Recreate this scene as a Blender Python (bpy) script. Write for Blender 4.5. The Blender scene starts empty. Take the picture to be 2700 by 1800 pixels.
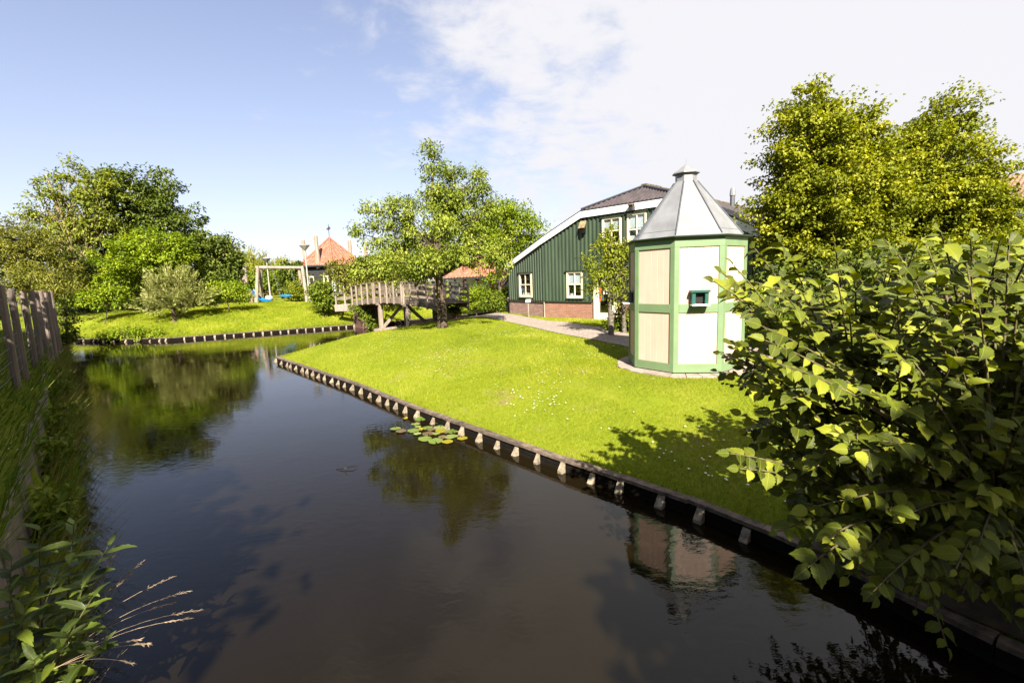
import bpy, math, random
import numpy as np
from mathutils import Vector, Matrix
from mathutils.geometry import delaunay_2d_cdt

scene = bpy.context.scene
COL = scene.collection
R = math.radians

# ------------------------------------------------------------------ camera
F, PITCH, ROLL, EYE = 1200.0, 0.13747, 0.03509, 2.85
cam_d = bpy.data.cameras.new('camera')
cam = bpy.data.objects.new('camera', cam_d)
COL.objects.link(cam)
cam_d.sensor_width = 36.0
cam_d.lens = 36.0 * F / 2700.0
cam_d.clip_start = 0.05
cam_d.clip_end = 3000
cam.matrix_world = (Matrix.Translation((0, 0, EYE)) @ Matrix.Rotation(R(90) - PITCH, 4, 'X')
                    @ Matrix.Rotation(-ROLL, 4, 'Z'))
scene.camera = cam

# ------------------------------------------------------------------ sky and sun
SUN_EL, SUN_AZ = R(38), math.atan2(0.13, -0.99)      # azimuth clockwise from +Y
to_sun = Vector((math.sin(SUN_AZ) * math.cos(SUN_EL), math.cos(SUN_AZ) * math.cos(SUN_EL), math.sin(SUN_EL)))
world = bpy.data.worlds.new('World')
scene.world = world
world.use_nodes = True
wn, wl = world.node_tree.nodes, world.node_tree.links
wn.clear()


def N(nodes, kind, **kw):
    n = nodes.new(kind)
    for k, v in kw.items():
        if k.startswith('i_'):
            n.inputs[k[2:].replace('_', ' ')].default_value = v
        else:
            setattr(n, k, v)
    return n


def M(nodes, links, op, a, b=None, c=None, clamp=False):
    n = nodes.new('ShaderNodeMath')
    n.operation = op
    n.use_clamp = clamp
    for i, v in enumerate((a, b, c)):
        if v is None:
            continue
        if isinstance(v, (int, float)):
            n.inputs[i].default_value = v
        else:
            links.new(v, n.inputs[i])
    return n.outputs[0]


sky = N(wn, 'ShaderNodeTexSky', sky_type='NISHITA', sun_disc=False, sun_elevation=SUN_EL, sun_rotation=SUN_AZ,
        altitude=0.0, air_density=1.0, dust_density=0.5, ozone_density=1.6)
tc = N(wn, 'ShaderNodeTexCoord')
sep = N(wn, 'ShaderNodeSeparateXYZ')
wl.new(tc.outputs['Generated'], sep.inputs[0])
sx, sy, sz = sep.outputs
zz = M(wn, wl, 'ADD', M(wn, wl, 'MAXIMUM', sz, 0.0), 0.12)
cu = M(wn, wl, 'DIVIDE', sx, zz)
cv = M(wn, wl, 'DIVIDE', sy, zz)
cxyz = N(wn, 'ShaderNodeCombineXYZ')
wl.new(cu, cxyz.inputs[0]); wl.new(cv, cxyz.inputs[1])
big = N(wn, 'ShaderNodeTexNoise', i_Scale=1.1, i_Detail=3.0, i_Roughness=0.55)
fine = N(wn, 'ShaderNodeTexNoise', i_Scale=4.2, i_Detail=9.0, i_Roughness=0.62, i_Distortion=0.25)
wl.new(cxyz.outputs[0], big.inputs['Vector']); wl.new(cxyz.outputs[0], fine.inputs['Vector'])
# the cloud sheet thickens to the right of the canal and overhead
sheet = M(wn, wl, 'ADD', M(wn, wl, 'MULTIPLY', sx, 1.0), M(wn, wl, 'MULTIPLY', sz, 0.42))
cov = M(wn, wl, 'MULTIPLY', M(wn, wl, 'SUBTRACT', sheet, 0.06), 2.9)
cov = M(wn, wl, 'ADD', cov, M(wn, wl, 'MULTIPLY', M(wn, wl, 'SUBTRACT', big.outputs['Fac'], 0.5), 2.2))
cov = M(wn, wl, 'ADD', cov, M(wn, wl, 'MULTIPLY', M(wn, wl, 'SUBTRACT', fine.outputs['Fac'], 0.5), 3.2))
cov = M(wn, wl, 'ADD', cov, 0.28)
smo = N(wn, 'ShaderNodeMapRange', interpolation_type='SMOOTHSTEP')
wl.new(cov, smo.inputs['Value'])
for k, v in (('From Min', -0.3), ('From Max', 1.1), ('To Min', 0.0), ('To Max', 0.97)):
    smo.inputs[k].default_value = v
mixc = N(wn, 'ShaderNodeMix', data_type='RGBA')
wl.new(smo.outputs[0], mixc.inputs[0])
tint = N(wn, 'ShaderNodeMix', data_type='RGBA', blend_type='MULTIPLY')
tint.inputs[0].default_value = 1.0
wl.new(sky.outputs[0], tint.inputs[6])
tint.inputs[7].default_value = (1.46, 1.13, 1.08, 1)
# soft shoulder: the hazy band at the horizon stays pale blue instead of white
num = N(wn, 'ShaderNodeVectorMath', operation='MULTIPLY')
den = N(wn, 'ShaderNodeVectorMath', operation='ADD')
cap = N(wn, 'ShaderNodeVectorMath', operation='DIVIDE')
wl.new(tint.outputs[2], num.inputs[0]); wl.new(tint.outputs[2], den.inputs[0])
num.inputs[1].default_value = (7.9, 9.3, 12.4)
den.inputs[1].default_value = (6.5, 7.6, 10.2)
wl.new(num.outputs[0], cap.inputs[0]); wl.new(den.outputs[0], cap.inputs[1])
wl.new(cap.outputs[0], mixc.inputs[6])
mixc.inputs[7].default_value = (4.1, 4.08, 4.25, 1)
bg = N(wn, 'ShaderNodeBackground', i_Strength=0.051)
wl.new(mixc.outputs[2], bg.inputs['Color'])
wo = N(wn, 'ShaderNodeOutputWorld')
wl.new(bg.outputs[0], wo.inputs['Surface'])

sun_d = bpy.data.lights.new('sun', 'SUN')
sun_d.energy = 5.0
sun_d.angle = R(0.53)
sun_d.color = (1.0, 0.92, 0.78)
sun = bpy.data.objects.new('sun', sun_d)
COL.objects.link(sun)
sun.rotation_euler = to_sun.to_track_quat('Z', 'Y').to_euler()

vs = scene.view_settings
vs.view_transform = 'Standard'
vs.look = 'None'
vs.gamma = 1.0
vs.use_curve_mapping = False
vs.exposure = 2.15
scene.render.film_transparent = False
scene.cycles.max_bounces = 8
scene.cycles.transparent_max_bounces = 8
scene.cycles.sample_clamp_indirect = 6.0

# ------------------------------------------------------------------ pixel of the photograph -> ray -> place


def ray(px, py):
    cr, sr = math.cos(ROLL), math.sin(ROLL)
    du, dv = px - 1350, py - 900
    u, v = du * cr - dv * sr, du * sr + dv * cr
    c, s = math.cos(PITCH), math.sin(PITCH)
    return Vector((u / F, c - v / F * s, -s - v / F * c))


def gz(px, py, z):
    r = ray(px, py)
    return r * ((z - EYE) / r.z) + Vector((0, 0, EYE))


def gy(px, py, y):
    r = ray(px, py)
    return r * (y / r.y) + Vector((0, 0, EYE))


def on_wall(px, py, p, d):
    """where the ray meets the vertical wall through p running along d (both xy)"""
    r = ray(px, py)
    n = (-d[1], d[0])
    k = (p[0] * n[0] + p[1] * n[1]) / (r.x * n[0] + r.y * n[1])
    q = r * k + Vector((0, 0, EYE))
    return q, (q.x - p[0]) * d[0] + (q.y - p[1]) * d[1]


# ------------------------------------------------------------------ materials
MATS = {}


def _new(name):
    m = bpy.data.materials.new(name)
    m.use_nodes = True
    nd, lk = m.node_tree.nodes, m.node_tree.links
    nd.clear()
    out = nd.new('ShaderNodeOutputMaterial')
    MATS[name] = m
    return m, nd, lk, out


ALB = 0.56
KEEP = {'cream_paint': 0.50, 'white_paint': 0.78, 'cream_frame': 0.72, 'blind': 0.85, 'daisy': 0.8, 'zinc': 0.58}


def plain(name, col, rough=0.7, var=0.18, scale=6.0, bump=0.15, stretch=(1, 1, 1), metal=0.0, spec=0.4, hue=None, bscale=None):
    k_ = KEEP.get(name, ALB)
    col = [c * k_ for c in col]
    hue = [c * k_ for c in hue] if hue else None
    m, nd, lk, out = _new(name)
    p = N(nd, 'ShaderNodeBsdfPrincipled')
    tcn = N(nd, 'ShaderNodeTexCoord')
    oi = N(nd, 'ShaderNodeObjectInfo')
    mp = N(nd, 'ShaderNodeMapping')
    mp.inputs['Scale'].default_value = stretch
    add = N(nd, 'ShaderNodeVectorMath', operation='ADD')
    sc = N(nd, 'ShaderNodeVectorMath', operation='SCALE')
    comb = N(nd, 'ShaderNodeCombineXYZ', i_X=37.0, i_Y=11.0, i_Z=53.0)
    lk.new(comb.outputs[0], sc.inputs[0]); lk.new(oi.outputs['Random'], sc.inputs['Scale'])
    lk.new(tcn.outputs['Object'], mp.inputs[0]); lk.new(mp.outputs[0], add.inputs[0]); lk.new(sc.outputs[0], add.inputs[1])
    nz = N(nd, 'ShaderNodeTexNoise', i_Scale=scale, i_Detail=6.0, i_Roughness=0.6)
    lk.new(add.outputs[0], nz.inputs['Vector'])
    rp = N(nd, 'ShaderNodeValToRGB')
    a = [max(0, c * (1 - var * 2.2)) for c in col]
    b = [min(1, c * (1 + var * 1.6)) for c in col]
    if hue:
        b = hue
    rp.color_ramp.elements[0].position = 0.3
    rp.color_ramp.elements[1].position = 0.72
    rp.color_ramp.elements[0].color = (*a, 1)
    rp.color_ramp.elements[1].color = (*b, 1)
    lk.new(nz.outputs['Fac'], rp.inputs[0])
    hs = N(nd, 'ShaderNodeHueSaturation')
    val = M(nd, lk, 'ADD', M(nd, lk, 'MULTIPLY', oi.outputs['Random'], var * 0.9), 1 - var * 0.45)
    lk.new(val, hs.inputs['Value'])
    lk.new(rp.outputs[0], hs.inputs['Color'])
    lk.new(hs.outputs[0], p.inputs['Base Color'])
    p.inputs['Roughness'].default_value = rough
    p.inputs['Metallic'].default_value = metal
    p.inputs['Specular IOR Level'].default_value = spec
    if bump:
        nb = N(nd, 'ShaderNodeTexNoise', i_Scale=bscale or scale * 4, i_Detail=4.0)
        lk.new(add.outputs[0], nb.inputs['Vector'])
        bp = N(nd, 'ShaderNodeBump', i_Strength=bump, i_Distance=0.02)
        lk.new(nb.outputs['Fac'], bp.inputs['Height'])
        lk.new(bp.outputs[0], p.inputs['Normal'])
    lk.new(p.outputs[0], out.inputs[0])
    return m


def leafy(name, c1, c2, c3, trans=0.35, rough=0.55, veins=False, spec=0.14, objrand=False, tcol=None):
    c1, c2, c3 = ([x * ALB for x in c] for c in (c1, c2, c3))
    m, nd, lk, out = _new(name)
    p = N(nd, 'ShaderNodeBsdfPrincipled')
    p.inputs['Roughness'].default_value = rough
    p.inputs['Specular IOR Level'].default_value = spec
    at = N(nd, 'ShaderNodeAttribute', attribute_name='rnd')
    fac = at.outputs['Fac']
    if objrand:
        oi = N(nd, 'ShaderNodeObjectInfo')
        fac = M(nd, lk, 'FRACT', M(nd, lk, 'ADD', at.outputs['Fac'], M(nd, lk, 'MULTIPLY', oi.outputs['Random'], 0.999)))
    rp = N(nd, 'ShaderNodeValToRGB')
    e = rp.color_ramp.elements
    e[0].color = (*c1, 1); e[1].color = (*c3, 1)
    e[0].position = 0.05; e[1].position = 0.97
    x = e.new(0.55); x.color = (*c2, 1)
    lk.new(fac, rp.inputs[0])
    colr = rp.outputs[0]
    if veins:
        uv = N(nd, 'ShaderNodeAttribute', attribute_name='luv')
        sp = N(nd, 'ShaderNodeSeparateXYZ')
        lk.new(uv.outputs['Vector'], sp.inputs[0])
        ax = M(nd, lk, 'ABSOLUTE', sp.outputs[0])
        t = M(nd, lk, 'SUBTRACT', M(nd, lk, 'MULTIPLY', sp.outputs[1], 11.0), M(nd, lk, 'MULTIPLY', ax, 9.0))
        fr = M(nd, lk, 'ABSOLUTE', M(nd, lk, 'SUBTRACT', M(nd, lk, 'FRACT', t), 0.5))
        vein = M(nd, lk, 'LESS_THAN', fr, 0.08)
        mid = M(nd, lk, 'LESS_THAN', ax, 0.035)
        vv = M(nd, lk, 'MAXIMUM', vein, mid)
        mx = N(nd, 'ShaderNodeMix', data_type='RGBA')
        lk.new(M(nd, lk, 'MULTIPLY', vv, 0.35), mx.inputs[0])
        lk.new(colr, mx.inputs[6])
        mx.inputs[7].default_value = (min(1, c3[0] * 1.6), min(1, c3[1] * 1.4), min(1, c3[2] * 1.6), 1)
        colr = mx.outputs[2]
        bp = N(nd, 'ShaderNodeBump', i_Strength=0.5, i_Distance=0.004)
        lk.new(fr, bp.inputs['Height'])
        lk.new(bp.outputs[0], p.inputs['Normal'])
    lk.new(colr, p.inputs['Base Color'])
    tr = N(nd, 'ShaderNodeBsdfTranslucent')
    hs = N(nd, 'ShaderNodeHueSaturation', i_Saturation=1.15, i_Value=1.5)
    lk.new(colr, hs.inputs['Color'])
    lk.new(hs.outputs[0], tr.inputs['Color'])
    mix = N(nd, 'ShaderNodeMixShader', i_Fac=trans)
    lk.new(p.outputs[0], mix.inputs[1]); lk.new(tr.outputs[0], mix.inputs[2])
    lk.new(mix.outputs[0], out.inputs[0])
    return m


def ground_mat():
    m, nd, lk, out = _new('grass_ground')
    p = N(nd, 'ShaderNodeBsdfPrincipled', i_Roughness=0.9)
    p.inputs['Specular IOR Level'].default_value = 0.1
    tcn = N(nd, 'ShaderNodeTexCoord')
    a = N(nd, 'ShaderNodeTexNoise', i_Scale=0.55, i_Detail=5.0, i_Roughness=0.65)
    b = N(nd, 'ShaderNodeTexNoise', i_Scale=14.0, i_Detail=8.0, i_Roughness=0.75)
    lk.new(tcn.outputs['Object'], a.inputs['Vector']); lk.new(tcn.outputs['Object'], b.inputs['Vector'])
    f = M(nd, lk, 'ADD', M(nd, lk, 'MULTIPLY', a.outputs['Fac'], 0.6), M(nd, lk, 'MULTIPLY', b.outputs['Fac'], 0.55))
    rp = N(nd, 'ShaderNodeValToRGB')
    e = rp.color_ramp.elements
    e[0].position = 0.36; e[0].color = (0.045, 0.065, 0.005, 1)
    e[1].position = 0.78; e[1].color = (0.18, 0.18, 0.022, 1)
    x = e.new(0.56); x.color = (0.12, 0.15, 0.007, 1)
    lk.new(f, rp.inputs[0])
    sp_ = N(nd, 'ShaderNodeTexNoise', i_Scale=1.1, i_Detail=5.0, i_Roughness=0.7)
    lk.new(tcn.outputs['Object'], sp_.inputs['Vector'])
    th_ = N(nd, 'ShaderNodeMapRange')
    for k_, v_ in (('From Min', 0.60), ('From Max', 0.70), ('To Min', 0.0), ('To Max', 0.8)):
        th_.inputs[k_].default_value = v_
    lk.new(sp_.outputs['Fac'], th_.inputs['Value'])
    mxs = N(nd, 'ShaderNodeMix', data_type='RGBA')
    lk.new(th_.outputs[0], mxs.inputs[0]); lk.new(rp.outputs[0], mxs.inputs[6])
    mxs.inputs[7].default_value = (0.16, 0.12, 0.06, 1)
    lk.new(mxs.outputs[2], p.inputs['Base Color'])
    bp = N(nd, 'ShaderNodeBump', i_Strength=0.8, i_Distance=0.05)
    lk.new(b.outputs['Fac'], bp.inputs['Height']); lk.new(bp.outputs[0], p.inputs['Normal'])
    lk.new(p.outputs[0], out.inputs[0])
    return m


def water_mat():
    m, nd, lk, out = _new('canal_water')
    p = N(nd, 'ShaderNodeBsdfPrincipled', i_Roughness=0.015, i_IOR=1.333)
    p.inputs['Specular IOR Level'].default_value = 0.5
    tcn = N(nd, 'ShaderNodeTexCoord')
    n0 = N(nd, 'ShaderNodeTexNoise', i_Scale=0.35, i_Detail=2.0)
    lk.new(tcn.outputs['Object'], n0.inputs['Vector'])
    rp = N(nd, 'ShaderNodeValToRGB')
    rp.color_ramp.elements[0].color = (0.0048, 0.0034, 0.0014, 1)
    rp.color_ramp.elements[1].color = (0.0078, 0.0055, 0.0022, 1)
    lk.new(n0.outputs['Fac'], rp.inputs[0]); lk.new(rp.outputs[0], p.inputs['Base Color'])
    mp = N(nd, 'ShaderNodeMapping')
    mp.inputs['Scale'].default_value = (1.0, 1.7, 1.0)
    mp.inputs['Rotation'].default_value = (0, 0, R(12))
    lk.new(tcn.outputs['Object'], mp.inputs[0])
    w1 = N(nd, 'ShaderNodeTexNoise', i_Scale=5.5, i_Detail=4.0, i_Roughness=0.5, i_Distortion=0.3)
    w2 = N(nd, 'ShaderNodeTexNoise', i_Scale=0.7, i_Detail=2.0)
    lk.new(mp.outputs[0], w1.inputs['Vector']); lk.new(tcn.outputs['Object'], w2.inputs['Vector'])
    pat = N(nd, 'ShaderNodeMapRange')
    for k, v in (('From Min', 0.4), ('From Max', 0.65), ('To Min', 0.25), ('To Max', 1.0)):
        pat.inputs[k].default_value = v
    lk.new(w2.outputs['Fac'], pat.inputs['Value'])
    h = M(nd, lk, 'MULTIPLY', w1.outputs['Fac'], pat.outputs[0])
    bp = N(nd, 'ShaderNodeBump', i_Strength=0.055, i_Distance=0.06)
    lk.new(h, bp.inputs['Height']); lk.new(bp.outputs[0], p.inputs['Normal'])
    lk.new(p.outputs[0], out.inputs[0])
    return m


def brick_mat(name, ang, c1, c2, mortar, bw=0.22, bh=0.068, flat=False, off=0.5, ms=0.010):
    c1, c2, mortar = ([x * ALB for x in c] for c in (c1, c2, mortar))
    m, nd, lk, out = _new(name)
    p = N(nd, 'ShaderNodeBsdfPrincipled', i_Roughness=0.85)
    g = N(nd, 'ShaderNodeNewGeometry')
    rot = N(nd, 'ShaderNodeVectorRotate', rotation_type='Z_AXIS')
    rot.inputs['Angle'].default_value = -ang
    lk.new(g.outputs['Position'], rot.inputs['Vector'])
    sp = N(nd, 'ShaderNodeSeparateXYZ'); cb = N(nd, 'ShaderNodeCombineXYZ')
    lk.new(rot.outputs[0], sp.inputs[0])
    lk.new(sp.outputs[0], cb.inputs[0]); lk.new(sp.outputs[1 if flat else 2], cb.inputs[1])
    br = N(nd, 'ShaderNodeTexBrick', offset=off)
    br.inputs['Scale'].default_value = 1.0
    br.inputs['Brick Width'].default_value = bw
    br.inputs['Row Height'].default_value = bh
    br.inputs['Mortar Size'].default_value = ms
    br.inputs['Color1'].default_value = (*c1, 1)
    br.inputs['Color2'].default_value = (*c2, 1)
    br.inputs['Mortar'].default_value = (*mortar, 1)
    lk.new(cb.outputs[0], br.inputs['Vector'])
    nz = N(nd, 'ShaderNodeTexNoise', i_Scale=3.0, i_Detail=6.0)
    lk.new(cb.outputs[0], nz.inputs['Vector'])
    hs = N(nd, 'ShaderNodeHueSaturation')
    lk.new(M(nd, lk, 'ADD', M(nd, lk, 'MULTIPLY', nz.outputs['Fac'], 0.7), 0.65), hs.inputs['Value'])
    lk.new(br.outputs['Color'], hs.inputs['Color']); lk.new(hs.outputs[0], p.inputs['Base Color'])
    bp = N(nd, 'ShaderNodeBump', i_Strength=0.6, i_Distance=0.008, invert=True)
    lk.new(br.outputs['Fac'], bp.inputs['Height']); lk.new(bp.outputs[0], p.inputs['Normal'])
    lk.new(p.outputs[0], out.inputs[0])
    return m


def glass_mat():
    m, nd, lk, out = _new('window_glass')
    t = N(nd, 'ShaderNodeBsdfTransparent'); t.inputs[0].default_value = (0.85, 0.88, 0.88, 1)
    g = N(nd, 'ShaderNodeBsdfGlossy', i_Roughness=0.02)
    mx = N(nd, 'ShaderNodeMixShader', i_Fac=0.10)
    lk.new(t.outputs[0], mx.inputs[1]); lk.new(g.outputs[0], mx.inputs[2]); lk.new(mx.outputs[0], out.inputs[0])
    return m


ground_mat(); water_mat(); glass_mat()
plain('shade_soil', (0.07, 0.05, 0.03), 0.95, 0.3, 8, 0.5)
plain('grey_wood', (0.26, 0.20, 0.155), 0.85, 0.22, 5, 0.35, (1, 1, 0.25))
plain('pale_wood', (0.36, 0.29, 0.225), 0.8, 0.2, 5, 0.3, (1, 1, 0.2))
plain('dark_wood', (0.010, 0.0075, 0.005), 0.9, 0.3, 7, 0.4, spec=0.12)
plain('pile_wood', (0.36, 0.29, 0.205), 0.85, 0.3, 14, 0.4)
plain('cap_wood', (0.17, 0.125, 0.095), 0.85, 0.35, 9, 0.5, (1, 1, 1))
plain('post_wood', (0.25, 0.19, 0.155), 0.85, 0.2, 6, 0.35, (1, 1, 0.15))
plain('bark', (0.14, 0.095, 0.065), 0.95, 0.45, 11, 0.9, (1, 1, 0.35))
plain('pale_bark', (0.30, 0.22, 0.12), 0.9, 0.3, 9, 0.6, (1, 1, 0.4))
plain('birch_bark', (0.22, 0.18, 0.14), 0.85, 0.45, 9, 0.5, (1, 1, 2.5))
plain('twig', (0.16, 0.13, 0.05), 0.8, 0.3, 20, 0.2)
plain('green_paint', (0.195, 0.295, 0.145), 0.5, 0.05, 3, 0.04)
plain('green_dark_paint', (0.03, 0.055, 0.035), 0.5, 0.15, 5, 0.05)
plain('teal_paint', (0.012, 0.11, 0.085), 0.45, 0.1, 5, 0.05)
plain('cream_paint', (0.90, 0.61, 0.48), 0.55, 0.03, 2.5, 0.03)
plain('cream_frame', (0.72, 0.63, 0.46), 0.55, 0.06, 5, 0.05)
plain('white_paint', (0.78, 0.77, 0.74), 0.5, 0.05, 4, 0.04)
plain('zinc', (0.27, 0.275, 0.29), 0.5, 0.12, 2.2, 0.06, metal=0.12, spec=0.5, bscale=5)
plain('zinc_dark', (0.14, 0.15, 0.17), 0.5, 0.1, 4, 0.05, metal=0.3)
plain('cladding', (0.058, 0.088, 0.054), 0.38, 0.16, 3.0, 0.04, (1, 1, 0.15), spec=0.5)
plain('black_boards', (0.022, 0.021, 0.023), 0.7, 0.3, 6, 0.3)
plain('corrugated_roof', (0.080, 0.062, 0.066), 0.6, 0.2, 3, 0.1)
plain('ridge_metal', (0.035, 0.037, 0.05), 0.5, 0.15, 4, 0.1)
plain('mossy_ridge', (0.17, 0.13, 0.08), 0.9, 0.4, 9, 0.6)
plain('red_tiles', (0.42, 0.11, 0.055), 0.7, 0.24, 4, 0.25, hue=(0.56, 0.24, 0.15))
plain('brown_tiles', (0.30, 0.17, 0.11), 0.8, 0.2, 4, 0.25)
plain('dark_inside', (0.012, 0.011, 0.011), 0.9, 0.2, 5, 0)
plain('blind', (0.62, 0.65, 0.68), 0.8, 0.05, 4, 0)
plain('blue_plastic', (0.01, 0.20, 0.50), 0.35, 0.1, 4, 0.02)
plain('orange_paper', (0.75, 0.16, 0.02), 0.7, 0.1, 9, 0)
plain('planter', (0.52, 0.40, 0.20), 0.8, 0.12, 5, 0.1)
plain('boulder', (0.55, 0.47, 0.42), 0.9, 0.2, 5, 0.4)
plain('pink_stone', (0.42, 0.26, 0.24), 0.9, 0.2, 5, 0.4)
plain('metal_grey', (0.55, 0.53, 0.50), 0.45, 0.1, 5, 0.03, metal=0.4)
plain('wire', (0.22, 0.22, 0.22), 0.5, 0.1, 5, 0, metal=0.6)
plain('paver', (0.42, 0.33, 0.28), 0.9, 0.2, 8, 0.35)
plain('crow_black', (0.006, 0.006, 0.007), 0.6, 0.2, 9, 0)
plain('lilac_wall', (0.30, 0.31, 0.45), 0.8, 0.08, 3, 0.05)
plain('daisy', (0.75, 0.74, 0.66), 0.8, 0.1, 9, 0)
plain('dry_stalk', (0.40, 0.29, 0.19), 0.8, 0.2, 30, 0)
plain('bench_red', (0.25, 0.07, 0.05), 0.7, 0.15, 5, 0.1)
brick_mat('brick_wall', math.atan2(-0.71, 0.70), (0.40, 0.17, 0.10), (0.33, 0.12, 0.075), (0.34, 0.27, 0.22))
brick_mat('brick_wall_old', math.atan2(-0.86, 0.51), (0.40, 0.22, 0.17), (0.27, 0.12, 0.10), (0.40, 0.33, 0.29))
brick_mat('path_clinker', R(35), (0.40, 0.325, 0.275), (0.33, 0.265, 0.225), (0.24, 0.20, 0.16), 0.21, 0.105, True, 0.5, 0.008)
leafy('apple_leaf', (0.108, 0.155, 0.018), (0.270, 0.338, 0.037), (0.513, 0.540, 0.103), 0.28)
leafy('bright_leaf', (0.125, 0.194, 0.010), (0.250, 0.344, 0.015), (0.425, 0.488, 0.037), 0.32)
leafy('linden_leaf', (0.105, 0.135, 0.010), (0.27, 0.30, 0.016), (0.51, 0.49, 0.045), 0.28)
leafy('dark_leaf', (0.052, 0.081, 0.012), (0.121, 0.167, 0.022), (0.265, 0.299, 0.049), 0.22)
leafy('mid_leaf', (0.078, 0.124, 0.011), (0.169, 0.234, 0.018), (0.325, 0.364, 0.033), 0.28)
leafy('ash_leaf', (0.131, 0.167, 0.025), (0.246, 0.290, 0.037), (0.435, 0.450, 0.074), 0.3)
leafy('olive_leaf', (0.125, 0.138, 0.023), (0.237, 0.244, 0.037), (0.375, 0.350, 0.074), 0.3)
leafy('weeping_leaf', (0.168, 0.192, 0.020), (0.300, 0.324, 0.036), (0.456, 0.432, 0.071), 0.35)
leafy('silver_leaf', (0.163, 0.188, 0.037), (0.338, 0.362, 0.085), (0.650, 0.625, 0.276), 0.25)
leafy('golden_leaf', (0.132, 0.174, 0.012), (0.252, 0.300, 0.020), (0.480, 0.468, 0.041), 0.3)
leafy('grass_blade', (0.15, 0.21, 0.007), (0.32, 0.385, 0.014), (0.52, 0.50, 0.06), 0.35, 0.6, spec=0.15)
leafy('wild_grass', (0.078, 0.143, 0.011), (0.143, 0.247, 0.017), (0.338, 0.325, 0.066), 0.3, 0.6, spec=0.15)
leafy('dry_grass', (0.16, 0.14, 0.03), (0.31, 0.24, 0.08), (0.46, 0.36, 0.16), 0.3, 0.6, spec=0.15)
leafy('elm_leaf', (0.04, 0.063, 0.007), (0.115, 0.155, 0.013), (0.36, 0.39, 0.032), 0.22, 0.45, True, 0.22, True)
leafy('nettle_leaf', (0.035, 0.06, 0.009), (0.07, 0.11, 0.014), (0.17, 0.22, 0.02), 0.3, 0.45, True, 0.35, True)
leafy('lily_green', (0.13, 0.19, 0.035), (0.20, 0.26, 0.055), (0.29, 0.34, 0.12), 0.1, 0.35, objrand=True)
leafy('lily_yellow', (0.28, 0.25, 0.02), (0.34, 0.27, 0.03), (0.38, 0.20, 0.03), 0.1, 0.4, objrand=True)
leafy('lily_brown', (0.14, 0.10, 0.05), (0.19, 0.14, 0.08), (0.17, 0.16, 0.06), 0.1, 0.45, objrand=True)

# ------------------------------------------------------------------ helpers for things and parts
ORI = {}


def tag(o, label=None, cat=None, group=None, kind=None):
    for k, v in (('label', label), ('category', cat), ('group', group), ('kind', kind)):
        if v:
            o[k] = v
    return o


def thing(name, loc, label, cat, group=None):
    o = bpy.data.objects.new(name, None)
    o.empty_display_size = 0.2
    COL.objects.link(o)
    o.location = loc
    ORI[o.name] = Vector(loc)
    return tag(o, label, cat, group)


def link(name, me, mat, parent=None, loc=(0, 0, 0)):
    o = bpy.data.objects.new(name, me)
    COL.objects.link(o)
    if mat and not me.materials:
        me.materials.append(MATS[mat])
    if parent:
        o.parent = parent
        ORI[o.name] = ORI[parent.name]
    o.location = loc
    return o


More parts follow.
